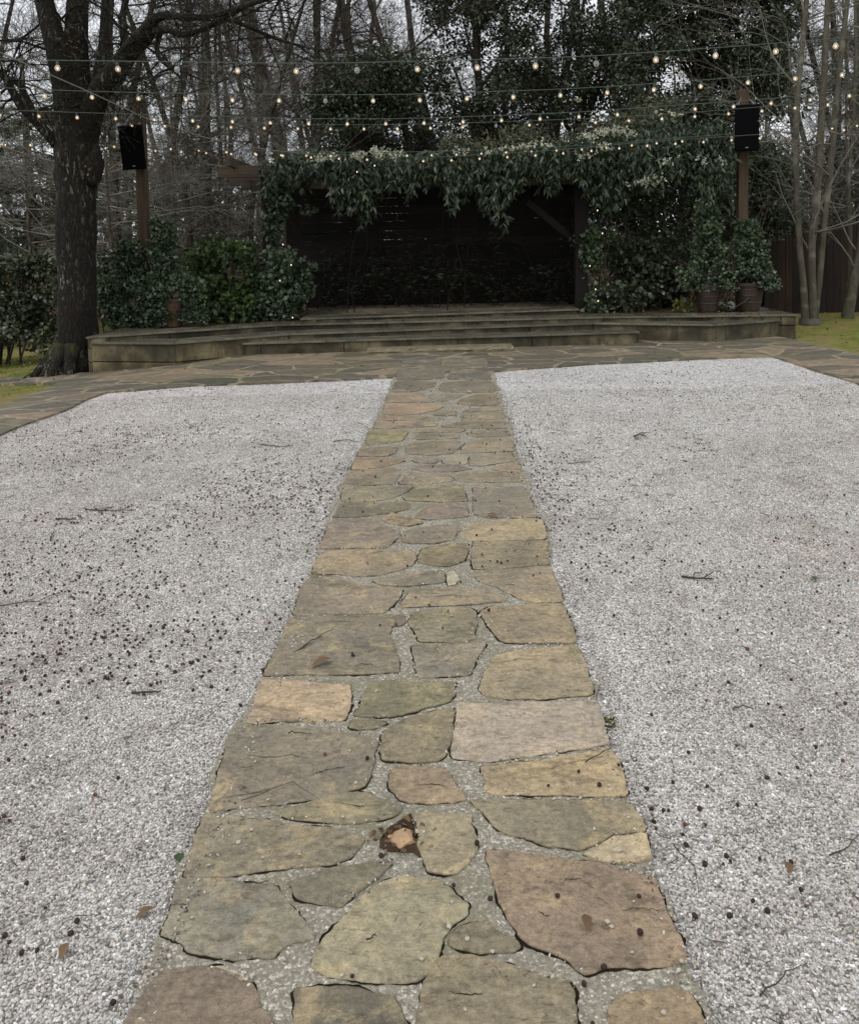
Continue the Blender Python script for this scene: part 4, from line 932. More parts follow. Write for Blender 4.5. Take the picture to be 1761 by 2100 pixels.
def cone(name, label, u, vt, vb, wt, wb, Y, seed, spill, zb, drift=0):
    rr = random.Random(seed); B = []; n = 105
    for i in range(n):
        t = (i+.5)/n; v = vt+8+(vb-vt-8)*t; w = wt+(wb-wt)*t; uu = u+drift*t+rr.uniform(-.5,.5)*w*.72; B.append((uu, v, Y+rr.uniform(-.16,.16)*(.5+t*.5), rr.uniform(.065,.095)))
    for (a,b,k) in spill:
        for i in range(k): B.append((a+rr.gauss(0,13), b+rr.gauss(0,12), Y-.15+rr.uniform(-.1,.1), rr.uniform(.07,.13)))
    return leafy(name,label,'ivy',B,M['ivy'],.05,'ivy',per=6500,base_z=zb,sticks=4,flat=.35)
Yp = 14.5
pot(1451,636,581,56,Yp,'left of the two round dark pots standing on the right wing of the stage','clay')
pot(1537,637,579,60,Yp,'right of the two dark pots at the right end of the stage, with ridged rim','clay')
cone('ivy_cone','ivy cone climbing from the left pot on the right wing, taller of that pair',1450,408,585,46,120,Yp,1,[(1412,590,5),(1485,600,9),(1484,625,5),(1418,565,4)],.75,8)
cone('ivy_cone','ivy cone over the far right pot with strands trailing down to the stage',1528,445,575,52,92,Yp,2,[(1566,590,14),(1580,622,12),(1556,550,8),(1500,602,5),(1492,628,4)],.75,22)
pot(358,668,610,46,13.75,'brown clay pot half hidden in ivy on the left wing of the stage','claylight')
pot(285,672,618,46,13.8,'dark pot almost buried in ivy beside the left timber post','clay')
cone('ivy_cone','tall ivy cone to the right of the left timber post',332,444,600,46,100,13.8,3,[(330,640,16),(385,600,20),(395,640,18),(315,610,14),(300,650,10)],.45,8)
cone('ivy_cone','shorter ivy cone between the oak and the left timber post',262,487,605,48,110,13.85,4,[(230,630,20),(260,645,16),(215,590,14),(245,665,12),(290,655,9)],.4,0)
leafy('hedge','dark broadleaf hedge at the far left behind the oak','hedge',fill(-120,545,112,690,15.6,.3,70,1)+fill(-120,535,100,560,15.6,.22,24,2)+fill(-60,660,105,715,15.2,.2,14,21),M['hedge'],.085,'oval',per=1500,sticks=22,flat=.5)
leafy('hedge','dark hedge between the oak and the left ivy cones','hedge',fill(195,545,305,650,15.3,.28,34,3)+fill(195,532,300,560,15.3,.2,10,4),M['hedge'],.08,'oval',per=1500,sticks=8,flat=.5)
leafy('shrub','light green broadleaf shrub left of the pergola','shrub',fill(405,500,520,640,14.6,.2,46,5,.2)+[(430,492,14.5,.14),(455,498,14.6,.14),(480,505,14.6,.14),(402,600,14.3,.2),(500,640,14.3,.2),(460,650,14.3,.18)],M['shrub'],.10,'oval',per=1700,base_z=.4,sticks=9,flat=.35)
leafy('shrub','dark ivy clad shrub at the foot of the left pergola post','shrub',fill(525,520,625,650,14.7,.2,40,6,.2)+fill(545,380,585,520,15.1,.13,18,7,.1)+fill(560,385,640,430,15.0,.13,9,71,.1),M['ivy'],.07,'ivy',per=2600,base_z=.4,sticks=8,flat=.3)
leafy('shrub','dark green shrub at the right side of the pergola opening','shrub',fill(1270,500,1390,640,15.6,.22,52,8,.3)+fill(1250,590,1330,645,15.0,.15,16,9,.2),M['ever'],.10,'oval',per=1800,base_z=.4,sticks=9,flat=.35)
leafy('shrub','ivy climbing the right pergola post','shrub',fill(1185,470,1250,640,15.2,.15,26,10,.15)+fill(1200,600,1260,650,14.9,.12,8,11,.1),M['ivy'],.065,'ivy',per=2200,base_z=.4,sticks=7,flat=.3)
leafy('shrub','small yellow green plant between the shrubs and the left one of the dark pots','shrub',fill(1390,612,1422,640,14.7,.09,6,12,.1)+fill(1480,618,1500,640,14.7,.07,4,13,.1),M['yshrub'],.05,'oval',per=2600,base_z=.4,sticks=3)
leafy('laurel_tree','leafy evergreen with drooping dark leaves joined to the right of the pergola','tree',fill(1200,290,1480,430,15.9,.34,60,14,.4)+fill(1250,420,1400,490,16.2,.22,16,15,.3)+fill(1540,300,1620,450,17.6,.3,24,16,.3),M['vine'],.125,'lance',per=950,sticks=26,flat=.0)

leafy('laurel_tree','dark evergreen thicket closing the gap between the pergola and the right timber post','tree',fill(1210,330,1600,520,17.6,.34,60,44,.3),M['ever'],.09,'oval',per=900,sticks=10,flat=.1)
def dark_plants():
    rr = random.Random(12); lab = ['dark sprawling twiggy plant at the left of the back wall','arching grassy plant in shade by the middle of the back wall','thin leafed dark plant at the right of the back wall']
    for i,(u0,u1) in enumerate(((640,790),(800,980),(1000,1180))):
        c = at((u0+u1)/2,600,16.3); root = empty('shade_plant',(c.x,16.3,H4),label=lab[i],cat='plant'); mb = MB(); C=[]; D=[]
        for k in range(34):
            b = Vector((at(rr.uniform(u0,u1),600,16.3).x, 16.3+rr.uniform(-.5,.5), H4)); P=[b]; d=Vector((rr.gauss(0,.4),rr.gauss(0,.3),1))
            L_ = rr.uniform(.12,.32)
            for j in range(6): d += Vector((rr.gauss(0,.12),rr.gauss(0,.1),-.16)); P.append(P[-1]+d.normalized()*L_); C.append(list(P[-1])); D.append([rr.gauss(0,1),rr.gauss(0,1),-.2]); C.append(list(P[-1])); D.append([rr.gauss(0,1),rr.gauss(0,1),-.2])
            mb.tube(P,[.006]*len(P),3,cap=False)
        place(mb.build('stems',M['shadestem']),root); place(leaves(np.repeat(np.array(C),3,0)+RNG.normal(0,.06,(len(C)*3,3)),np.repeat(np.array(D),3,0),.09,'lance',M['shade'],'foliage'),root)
dark_plants()

# fairy lights on the pergola posts
for i,(u,v,Y,lab) in enumerate([(580,501,14.9,'tiny warm fairy light high on the ivy clad left pergola post'),(597,543,14.45,'tiny warm fairy light in the ivy at the left shrub, middle one'),(574,575,14.45,'tiny warm fairy light low in the left shrub'),(600,651,14.3,'tiny pale fairy light near the ground at the left shrub'),
    (1225,431,15.0,'tiny warm fairy light highest on the right pergola post'),(1235,478,15.0,'tiny warm fairy light below the highest one on the right pergola post'),(1209,545,15.0,'tiny warm fairy light midway down the right pergola post'),(1221,593,14.8,'tiny warm fairy light low on the right pergola post'),(1226,617,14.8,'tiny pale fairy light lowest at the right pergola post'),(768,339,14.3,'tiny warm fairy light in the clematis under its white flowers'),(732,352,14.3,'tiny warm fairy light at the lower left of the clematis')]):
    mb = MB(); c = at(u,v,Y-.15); mb.tube([c+Vector((0,0,-.012)),c,c+Vector((0,0,.012))],[.004,.008,.004],8); tag(mb.build('fairy_light', M['fairy']), lab, 'fairy light', 'fairy lights on the pergola')

# ------------------------------------------------------------------ fence on the right
def fence():
    Y = 18.4; x = at(1568,600,Y).x; root = empty('board_fence',(x+3,Y,0),label='tall dark vertical board fence behind the pale trunked trees on the right',cat='fence'); mb = MB(); rr = random.Random(2)
    xe = x+9; 
    while x < xe:
        w = .14; h = 1.86+rr.uniform(-.015,.015)+.0; mb.box((x+w/2,Y+rr.uniform(-.006,.006),h/2-.02),(w-.006,.022,h)); x += w
    place(mb.build('boards',M['fence']),root)
    for zz in (.4,1.5): mb = MB(); mb.box((x-4.5,Y+.05,zz),(9,.05,.1)); place(mb.build('rail',M['fence']),root)
    for k in range(4): 
        mb = MB(); mb.box((x-9+k*2.6,Y+.11,.95),(.1,.1,1.9)); place(mb.build('post',M['fence']),root)
fence()

# ------------------------------------------------------------------ pale multi trunk tree on the right and neighbours
def traced_tree(label, trunks, Y, mat, seed, ring=None, nb=7, name='crape_myrtle', blen=(.6,1.8), bd=3):
    b = at(trunks[0][0][0], trunks[0][0][1], Y); zb = g(b.x,Y); root = empty(name,(b.x,Y,zb),label=label,cat='tree'); rr = random.Random(seed); mb = MB(); mt = MB()
    for tr in trunks:
        P = [at(u,v,Y+dy) for u,v,w,dy in tr]; Rr = [.86*w/2/F*Y for u,v,w,dy in tr]; P.insert(0, Vector((P[0].x,P[0].y,zb-.03))); Rr.insert(0,Rr[0]*1.15)
        PP=[];RR=[]
        for i in range(len(P)-1):
            for j in range(4): t=j/4; PP.append(P[i].lerp(P[i+1],t)+Vector((.01*mnoise.noise(Vector((i+t,seed,tr[0][0]))),.01*mnoise.noise(Vector((tr[0][0],i+t,2))),0))); RR.append(Rr[i]*(1-t)+Rr[i+1]*t)
        PP.append(P[-1]);RR.append(Rr[-1]); mb.tube(PP,RR,12,rough=.08)
        for k in range(nb):
            i = rr.randrange(int(len(PP)*.35),len(PP)); branch(mt,PP[i],Vector((rr.gauss(-.2,1),rr.gauss(-.3,.7),rr.gauss(.5,.5))),rr.uniform(*blen),rr.uniform(.008,.02),bd,rr,.65,.0,5,minr=.003,wob=.16)
    place(mb.build('trunk',mat,smooth=True),root); place(mt.build('branches',M['twig'],smooth=True),root)
    if ring:
        u,v,w,h = ring; c = at(u,v,Y); r = w/2/F*Y; hh = h/F*Y; m2 = MB(); m2.lathe([(r,0),(r*.97,hh),(r*.9,hh),(r*.92,0)],24,(c.x-b.x,-.0,0)); m2.build('root_collar',M['ring'],root)
    return root
traced_tree('pale slender tree with three smooth trunks in a grey collar on the right lawn',
  [[(1651,655,18,0),(1648,600,17,0),(1640,520,15,0),(1634,420,14,0),(1630,320,13,0),(1636,180,13,0),(1650,40,12,0),(1660,-80,10,0),(1670,-250,6,0)],
   [(1666,655,20,.05),(1665,590,19,.05),(1664,500,17,.05),(1674,410,17,.05),(1681,300,16,.05),(1690,150,15,.05),(1697,0,13,.05),(1705,-200,8,.05)],
   [(1672,650,14,.15),(1680,570,15,.15),(1688,470,15,.15),(1700,360,15,.15),(1712,230,14,.15),(1728,80,12,.15),(1742,-40,10,.15),(1770,-240,6,.15)]], 15.8, M['myrtle'], 5, (1660,667,42,12), nb=9, blen=(1.0,2.8))
traced_tree('pale forked tree at the right edge in front of the dark fence',
  [[(1738,640,26,0),(1748,590,22,0),(1762,520,18,0),(1775,400,16,0),(1790,200,14,0),(1800,-50,10,0)],
   [(1736,640,12,.2),(1742,560,10,.2),(1743,470,9,.2),(1740,380,9,.2),(1748,260,8,.2),(1756,120,7,.2),(1750,-60,5,.2)]], 17.0, M['myrtle'], 6, nb=8)

# ------------------------------------------------------------------ evergreen trees behind the stage
def evergreen(label, u, Y, u0,u1,v0,v1, n, seed, leaf=.085, per=430, r=.62, jy=1.2, mat='ever', shape='oval', trunk_w=22, dens=None, name='evergreen_tree'):
    rr = random.Random(seed); x = at(u,480,Y).x; zb = g(x,Y); root = empty(name,(x,Y,zb),label=label,cat='tree'); cs=[]; rs=[]
    for _ in range(n*6):
        uu = rr.uniform(u0,u1); vv = rr.uniform(v0,v1); y = Y+rr.uniform(-jy,jy)
        if dens and mnoise.noise(Vector((uu/110,vv/110,seed))) < dens: continue
        cs.append(at(uu,vv,y)); rs.append(r*rr.uniform(.6,1.25))
        if len(cs) >= n: break
    C,D = clumps([list(c) for c in cs], rs, per*3, .25); place(leaves(C,D,leaf*.9,shape,M[mat],'crown',flat=.2), root)
    mb = MB(); top = at(u,v0-20,Y); tw = trunk_w/2/F*Y; P=[Vector((x,Y,zb))]; 
    for k in range(1,9): P.append(Vector((x+rr.gauss(0,.06),Y+rr.gauss(0,.06),zb+(top.z-zb)*k/8)))
    mb.tube(P,[tw*(1-.07*k) for k in range(9)],10,rough=.1)
    for c in cs[::4]:
        i = min(7,max(1,int((c.z-zb)/(top.z-zb)*8)-1)); a = P[i]; mb.tube([a,a.lerp(c,.5)+Vector((0,0,.15)),c],[tw*.3,tw*.18,.01],5,cap=False)
    place(mb.build('trunk',M['bark_dark'],smooth=True),root)
evergreen('dark evergreen tree with sparse glossy leaves behind the left half of the pergola',735,19.2,600,850,120,300,70,1,r=.5,per=420,jy=1.0,dens=-.12)
evergreen('tall evergreen tree with open crown behind the middle of the pergola',985,20.2,880,1110,-260,290,115,2,leaf=.09,r=.5,per=330,dens=0.0)
evergreen('tall broad evergreen tree behind the right half of the pergola',1190,20.8,1080,1320,-260,300,115,3,leaf=.09,r=.52,per=320,dens=-.03)
evergreen('dense dark evergreen tree behind the right loudspeaker',1440,19.0,1290,1610,-240,330,210,4,leaf=.09,r=.58,per=400,dens=-.2,trunk_w=26)
evergreen('low dark evergreen beside the board fence behind the right timber post',1550,18.9,1440,1640,300,470,60,5,r=.45,per=420,jy=.5)
evergreen('dark evergreen thicket tree behind the pale trees at the right edge',1800,21.5,1690,1960,120,440,60,6,r=.7,per=240,dens=-.02)
evergreen('slim dark evergreen tree behind the pergola back wall',860,21.5,640,1300,260,420,80,7,r=.6,per=330,jy=.6)

# ------------------------------------------------------------------ bare woodland trees: a few built, the rest copies
def bare(seed, h=14, r=.16, mat='bark', fork=False):
    rr = random.Random(seed); mb = MB(); mt = MB(); P=[Vector((0,0,-.1))]; k=14; d=Vector((rr.gauss(0,.02),rr.gauss(0,.02),1))
    for i in range(k): d=(d+Vector((rr.gauss(-d.x*.12,.06),rr.gauss(-d.y*.12,.06),0))).normalized(); P.append(P[-1]+d*h/k)
    Rr=[r*(1-.055*i) for i in range(k+1)]; Rr[0]*=1.25; mb.tube(P,Rr,9,rough=.1)
    if fork:
        Q=[P[4].copy()]; d=Vector((rr.choice([-1,1])*.35,0,1))
        for i in range(9): d=(d+Vector((rr.gauss(0,.05),rr.gauss(0,.05),.04))).normalized(); Q.append(Q[-1]+d*h/15)
        mb.tube(Q,[r*.7*(1-.07*i) for i in range(10)],8,rough=.1); PS=[P,Q]
    else: PS=[P]
    for PP in PS:
        for j in range(22 if len(PS)==1 else 14):
            t=rr.uniform(.12,.98); i=min(len(PP)-2,int(t*(len(PP)-1))); a=rr.uniform(0,2*PI)
            branch(mt,PP[i].lerp(PP[i+1],rr.random()),Vector((math.cos(a),math.sin(a),rr.uniform(.0,.7))),rr.uniform(1.2,3.4)*(1.15-.6*t),min(.05,r*rr.uniform(.14,.32)),4,rr,.66,.004,5,minr=.0034,wob=.17,kids=(3,4))
    return mb,mt
PROTO=[]
for s,(h,r,m,fk) in enumerate([(15,.13,'bark',False),(13,.10,'bark_dark',False),(15,.14,'bark_dark',True),(12,.075,'bark',True),(16,.19,'bark',False)]):
    mb,mt=bare(100+s,h,r,m,fk); a=mb.build('trunk',M[m],smooth=True); b=mt.build('branches',M['twig' if m=='bark' else 'twig_dark'],smooth=True)
    PROTO.append((a.data,b.data)); bpy.data.objects.remove(a); bpy.data.objects.remove(b)
print('proto faces',[len(a.polygons)+len(b.polygons) for a,b in PROTO])
BT=[ # u, Y, proto, scale, rot, label
(232,22,2,1.0,.3,'dark bare tree standing between the oak and the left loudspeaker'),
(306,24,0,1.15,1.2,'straight grey bare trunk right behind the left loudspeaker post'),
(388,21,1,1.0,2.2,'dark bare trunk seen to the right of the left loudspeaker'),
(423,23,4,.95,4.0,'thick grey bare trunk nearest the projecting pergola beam'),
(466,27,3,1.1,.5,'thin forked bare tree directly above the pergola beam end'),
(512,20,1,.8,5.0,'slim dark bare tree rising behind the left pergola post'),
(584,22,4,1.0,1.9,'thick grey trunk rising just left of the evergreen crowns'),
(604,29,0,1.1,3.3,'grey trunk tucked behind the thick one left of the evergreens'),
(655,25,2,1.0,.9,'leaning forked bare tree over the left end of the clematis'),
(763,26,4,1.1,2.7,'broad dark trunk above the white clematis flowers'),
(788,31,0,1.1,4.4,'narrow grey trunk beside the broad trunk over the flowers'),
(850,19.5,1,1.05,1.5,'dark slender trunk rising from the middle of the clematis'),
(930,27,0,1.1,3.9,'bare trunk half hidden in the middle evergreen crown'),
(1029,21.5,1,1.0,.2,'dark bare trunk between the two open evergreen crowns'),
(1125,28,2,1.1,5.2,'forked bare tree behind the open evergreen on the right'),
(1290,27,4,1.0,1.1,'thick bare trunk left of the dense dark evergreen'),
(1610,24,0,1.0,2.0,'bare grey tree behind the first pale trunk on the right'),
(1715,26,2,1.0,3.0,'forked bare tree seen between the pale trunks and the right edge'),
(1775,23,3,1.1,4.6,'thin forked bare tree at the right edge behind the fence'),
(1850,28,0,1.1,.7,'bare tree beyond the right edge behind the board fence'),
(-60,27,2,1.0,.1,'forked bare tree beyond the left edge behind the hedge'),
(540,34,2,1.2,3.7,'distant forked bare tree above the pergola beam'),
(700,36,0,1.2,.4,'distant bare trunk over the left evergreen'),
(445,40,0,1.2,2.0,'distant slim bare tree between the thick grey trunk and the thin forked tree'),
(1400,30,0,1.1,5.8,'distant bare tree peeping over the dense dark evergreen'),
(1660,34,1,1.3,.9,'distant dark bare tree behind the three pale trunks'),
]
for i,(u,Y,pn,sc,rz,lab) in enumerate(BT):
    x=at(u,420,Y).x; root=empty('bare_tree',(x,Y,g(x,Y)),label=lab,cat='tree',group='bare trees in the wood behind the stage'); root.rotation_euler=(0,0,rz); root.scale=(sc,sc,sc)
    for nm,me in zip(('trunk','branches'),PROTO[pn]): o=bpy.data.objects.new(nm,me); COL.objects.link(o); o.parent=root
def low_tree(u,Y,v0,v1,n,L0,seed,label):
    rr=random.Random(seed); x=at(u,480,Y).x; zb=g(x,Y); root=empty('young_bare_tree',(x,Y,zb),label=label,cat='tree'); mb=MB(); mt=MB(); P=[Vector((x+.02*math.sin(k),Y,zb+6*k/8)) for k in range(9)]
    mb.tube(P,[.05*(1-.08*k) for k in range(9)],8,rough=.1)
    for k in range(n):
        z=at(u,rr.uniform(v0,v1),Y).z; sx=rr.choice((-1,1)); branch(mt,(x,Y,z),Vector((sx,rr.gauss(-.1,.45),rr.uniform(-.05,.45))),rr.uniform(.6,1.2)*L0,rr.uniform(.010,.020),4,rr,.45,.006,5,minr=.0032,wob=.13,kids=(2,4),up=.1)
    place(mb.build('trunk',M['bark'],smooth=True),root); place(mt.build('branches',M['twig'],smooth=True),root)
low_tree(225,17.5,330,520,12,2.4,1,'young bare tree with long pale sideways branches between the oak and the left post')
low_tree(360,18.5,300,500,12,2.4,2,'young bare tree with pale sideways branches just right of the left post')
low_tree(470,19,320,500,9,2.0,3,'young bare tree with twiggy sideways branches under the pergola beam end')
low_tree(60,18,330,520,9,2.4,4,'young bare tree with pale branches at the far left above the hedge')
low_tree(1735,19.5,340,520,7,2.0,5,'young bare tree with pale branches rising over the fence at the right edge')
# pines, grey green, on the left
def pine(label,u,Y,v0,v1,w,seed,n):
    rr=random.Random(seed); x=at(u,480,Y).x; root=empty('pine_tree',(x,Y,0),label=label,cat='tree'); C=[];D=[]; mb=MB(); top=at(u,v0,Y).z
    mb.tube([Vector((x,Y,0)),Vector((x+.1,Y,top*.5)),Vector((x,Y,top+1.5))],[.2,.15,.06],8)
    for i in range(n):
        t=rr.random(); z=at(u,v1,Y).z*(1-t)+top*t; a=rr.uniform(0,2*PI); L_=w/2/F*Y*rr.uniform(.4,1.1); e=Vector((x+math.cos(a)*L_,Y+math.sin(a)*L_*.7,z+rr.uniform(-.4,.3))); mb.tube([Vector((x,Y,z)),e],[.03,.008],4,cap=False)
        for k in range(8):
            c=Vector((x,Y,z)).lerp(e,rr.uniform(.35,1.05))+Vector((rr.gauss(0,.2),rr.gauss(0,.2),rr.gauss(0,.12))); m=26; d=rdir(m); d[:,2]*=.6; C.append(np.array(c)+d*.03); D.append(d)
    place(leaves(np.concatenate(C),np.concatenate(D),.24,'needle',M['pine'],'crown'),root); place(mb.build('trunk',M['bark'],smooth=True),root)
pine('grey green pine with feathery boughs at the far left beyond the hedge',60,26,215,500,260,1,90)
pine('grey green pine seen in the gap between oak and loudspeaker post',235,31,120,480,220,2,70)
pine('hazy pine behind the bare trees left of the pergola',420,36,200,470,240,3,60)
pine('pine beyond the fence at the right edge',1760,30,60,440,260,4,70)
# overhead utility cables far left
for i,(a,b,lab) in enumerate((((-80,456),(135,456),'upper of two thin dark overhead cables at the far left'),((-80,480),(135,476),'lower of two thin dark overhead cables at the far left'))):
    mb=MB(); p,q=at(*a,24),at(*b,24); mb.tube([p.lerp(q,k/6)-Vector((0,0,.05*math.sin(PI*k/6))) for k in range(7)],[.014]*7,5); tag(mb.build('utility_cable',M['twig_dark']),lab,'cable')
# far wood: one uncountable mass
def far_wood():
    rr=random.Random(77); mb=MB()
    for i in range(330):
        Y=rr.uniform(38,62); x=rr.uniform(-.62,.62)*Y; h=rr.uniform(2.5,7) if rr.random()<.8 else rr.uniform(8,16); r=rr.uniform(.02,.16) if rr.random()<.75 else rr.uniform(.15,.3); d=Vector((rr.gauss(0,.06),rr.gauss(0,.05),1)); P=[Vector((x,Y,0))]
        for k in range(5): d=d+Vector((rr.gauss(0,.07),rr.gauss(0,.05),0)); P.append(P[-1]+d.normalized()*h/5)
        mb.tube(P,[r*(1-.15*k) for k in range(6)],4,cap=False)
        for j in range(7):
            k=rr.randrange(1,5); q=P[k].lerp(P[k+1],rr.random()); dd=Vector((rr.gauss(0,1),rr.gauss(0,.5),rr.gauss(.5,.5))).normalized(); L_=rr.uniform(.8,2.6); m1=q+dd*L_*.5; e=m1+(dd+Vector((rr.gauss(0,.4),0,rr.gauss(0,.4))))*L_*.5
            mb.tube([q,m1,e],[.03,.02,.01],3,cap=False)
            for z in range(2): w=m1+Vector((rr.gauss(0,.5),rr.gauss(0,.3),rr.gauss(.3,.5))); mb.tube([m1,w,w+Vector((rr.gauss(0,.4),0,rr.gauss(0,.4)))],[.015,.012,.008],3,cap=False)
    o=mb.build('far_wood',M['bark'],smooth=True); tag(o,kind='stuff')
    n=60000; Y=RNG.uniform(34,60,n); x=RNG.uniform(-.62,.62,n)*Y; z=RNG.random(n)**1.6*5.5*(.6+.4*np.sin(x*.35)+.25*np.sin(x*.9+2))
    o=leaves(np.stack([x,Y,np.abs(z)],1),rdir(n),.26,'oval',M['pine'],'far_undergrowth'); tag(o,kind='stuff')
    n=30000; Y=RNG.uniform(19.5,30,n); x=RNG.uniform(-.6,.6,n)*Y; z=np.abs(RNG.normal(0,.5,n))
    o=leaves(np.stack([x,Y,z],1),rdir(n),.09,'oval',M['dryleaf'],'undergrowth'); tag(o,kind='stuff')
far_wood()

# ------------------------------------------------------------------ string lights
ROW=['nearest and highest row of festoon bulbs on a dark green cable','second row of festoon bulbs counting down from the top','third row of festoon bulbs counting down from the top','fourth row of festoon bulbs, close under the third','fifth row of festoon bulbs, hanging over the clematis front','farthest row of festoon bulbs, smallest, skimming the clematis top']
STR=[
(7.5,[(-240,112),(0,121),(72,122.5),(631,129.7),(731,128),(1183,116.4),(1452,98.5),(1667,82),(1761,73.5),(2000,50)],121,122.4,-3,16,{2,5,9}),
(9.56,[(-200,168),(0,179),(107,184.5),(322,190),(631,194),(839,193),(1183,181),(1452,163),(1632,147),(1761,138),(1960,118)],92,96.1,-3,19,{6}),
(11.56,[(-200,218),(0,225),(251,233),(631,243),(839,243),(1183,230),(1345,218),(1560,203.5),(1761,183.5),(1960,160)],77,79.2,-3,23,{16}),
(13.5,[(-160,240),(54,243.6),(215,246.5),(631,255),(839,255),(1183,243.6),(1381,233),(1560,218.6),(1761,199),(1960,176)],63.5,68.05,-3,28,{14}),
(14.0,[(-160,283),(113,290),(233,292),(350,297),(525,307),(641,315),(875,323),(1107,310),(1166,305),(1339,289),(1514,278),(1630,270),(1745,256),(1960,235)],57,57.7,-3,33,{13}),
(14.4,[(-160,285),(161,292),(265,299),(369,303),(474,308),(628,311),(782,312),(937,309),(1142,300),(1244,296),(1296,289),(1553,270),(1605,263),(1707,255),(1758,249),(1960,226)],58,51.5,-4,38,{27}),
]
def bulb_meshes(s):
    mb=MB(); pr=[(.0,-.062),(.010,-.061),(.018,-.056),(.0235,-.047),(.025,-.038),(.0235,-.028),(.019,-.019),(.013,-.012),(.0115,-.004)]; mb.lathe([(r*s,z*s) for r,z in pr],14)
    a=mb.build('bulb',M['bulb_on'],smooth=True); c=MB(); c.lathe([(0,-.05*s),(.006*s,-.046*s),(.0085*s,-.037*s),(.006*s,-.028*s),(0,-.024*s)],8); c_=c.build('filament',M['filament'],smooth=True)
    d=MB(); d.lathe([(.0,-.006*s),(.0135*s,-.006*s),(.0145*s,.0*s),(.0145*s,.022*s),(.010*s,.028*s),(.0,.03*s)],10); d_=d.build('socket',M['socket'],smooth=True)
    r=(a.data,c_.data,d_.data)
    for o in (a,c_,d_): bpy.data.objects.remove(o)
    return r
for si,(Y,wp_,u0,du,k0,k1,off) in enumerate(STR):
    P=[at(u,v,Y) for u,v in wp_]; xs=[p.x for p in P]; zs=[p.z for p in P]; X=np.linspace(xs[0],xs[-1],90)
    def zf(x):
        w=.35; return sum(float(np.interp(x+d,xs,zs)) for d in (-w,-w/2,0,w/2,w))/5
    root=empty('string_light',(X[0],Y,zf(X[0])),label=ROW[si],cat='string lights')
    mb=MB(); mb.tube([Vector((x,Y,zf(x))) for x in X],[.0038 if si<2 else .0046]*90,6); place(mb.build('cable',M['wire'],smooth=True),root)
    BM=bulb_meshes(.92 if si<4 else .8); off_me=BM[0].copy(); off_me.materials[0]=M['bulb_off']; fo=BM[1].copy(); fo.materials[0]=M['fil_off']
    rr=random.Random(si)
    for k in range(k0,k1):
        u=u0+du*k; 
        if not -150<u<1920: continue
        p=at(u,zf and 200,Y); z=zf(p.x); lit=k not in off
        b=bpy.data.objects.new('bulb',BM[0] if lit else off_me); COL.objects.link(b); b.parent=root; b.location=Vector((p.x,Y,z-.034))-root.location; b.rotation_euler=(rr.gauss(0,.12),rr.gauss(0,.12),0)
        if not lit: b['label']='unlit clear bulb'
        for nm,me in (('filament',BM[1] if lit else fo),('socket',BM[2])): c=bpy.data.objects.new(nm,me); COL.objects.link(c); c.parent=b
mb=MB(); pts=[(-120,60),(0,107),(90,147),(179,186),(304,244),(412,279),(470,294),(560,308),(640,316)]; mb.tube([at(u,v,8+6.0*(u+120)/760) for u,v in pts],[.007]*len(pts),6); tag(mb.build('support_cable',M['palewire'],smooth=True),'pale steel cable slanting down from the upper left past the left loudspeaker','cable')

# ------------------------------------------------------------------ litter on the gravel and path
def seedmesh(name,mat,r):
    bm=bmesh.new(); bmesh.ops.create_icosphere(bm,subdivisions=2,radius=r)
    for v in bm.verts: v.co*=1+.16*mnoise.noise(v.co/r*2.3)+.1*mnoise.noise(v.co/r*6)
    me=bpy.data.meshes.new(name); bm.to_mesh(me); bm.free(); me.materials.append(mat); return me
def dens(x,y):
    if y<1.2 or y>11: return 0
    n=.46+1.1*mnoise.noise(Vector((x*.9,y*.6,4)))+.5*mnoise.noise(Vector((x*2.5,y*2,9)))
    n=max(0,n)**1.6
    if x<-.62: b=.95*1.6*math.exp(-((y-4.0)/2.5)**2)*(1 if x>-3.6 else .6)+.25+.5*(y<3.4)
    elif x>.64: b=1.0*math.exp(-((y-5.2)/1.6)**2)*math.exp(-(x-.64)/.7)+.16*math.exp(-(x-.6)/2.2)*(y>2.0)+.07
    else: b=.10+(.3 if (x>.2 and 3.4<y<5) else 0)
    return b*n
rr=random.Random(21); SEED=[]
while len(SEED)<4600:
    y=rr.uniform(1.5,10.5); x=rr.uniform(-4,4.3)
    if rr.random()<dens(x,y): SEED.append((x,y))
extra=[(1575,1445),(1510,1530),(1450,1618),(1550,1655),(1497,1772),(1340,1690),(1345,1705),(1400,1718),(1652,1862),(1662,1590),(1600,1452),(1310,1865)]
for u,v in extra: p=gnd(u,v); SEED.append((p.x,p.y))
SEED.sort(key=lambda s:(s[0]-.1)**2+s[1]**2); vis=lambda s: abs(s[0]-.05)<.5*s[1]+.05
SV=[s for s in SEED if vis(s)]; near=set(SV[:300]); SM=[seedmesh('seed_ball',M['seed'],.0068),seedmesh('seed_ball',M['seedred'],.0066)]
SN=['the brown stone at the lower left corner','the dark stone at the bottom edge','the large tan stone at the bottom edge','the tan stone at the lower right corner','the blue grey stone at the lower left','the dark wedge stone above the blue grey one','the big olive stone in the middle near the front','the smallest dark stone beside the big reddish one','the big reddish stone','the squarish stone beside the broken rock','the long grey tan stone left of the broken rock','the thin olive stone above the broken rock','the large cracked grey stone on the left','the small brown stone between pinkish and broken ones','the yellowish stone under the pinkish','the long greenish grey stone over the reddish one','the pale corner patch over the reddish stone','the pinkish rectangular stone','the olive stone left of the pinkish one','the dark green stone above the olive one','the tiny green wedge stone','the peach coloured stone','the large grey stone with the branched twig','the small grey stone in the middle','the large tan stone above the pinkish one','the streaked stone above the large tan one','the mottled small stone in the path middle']
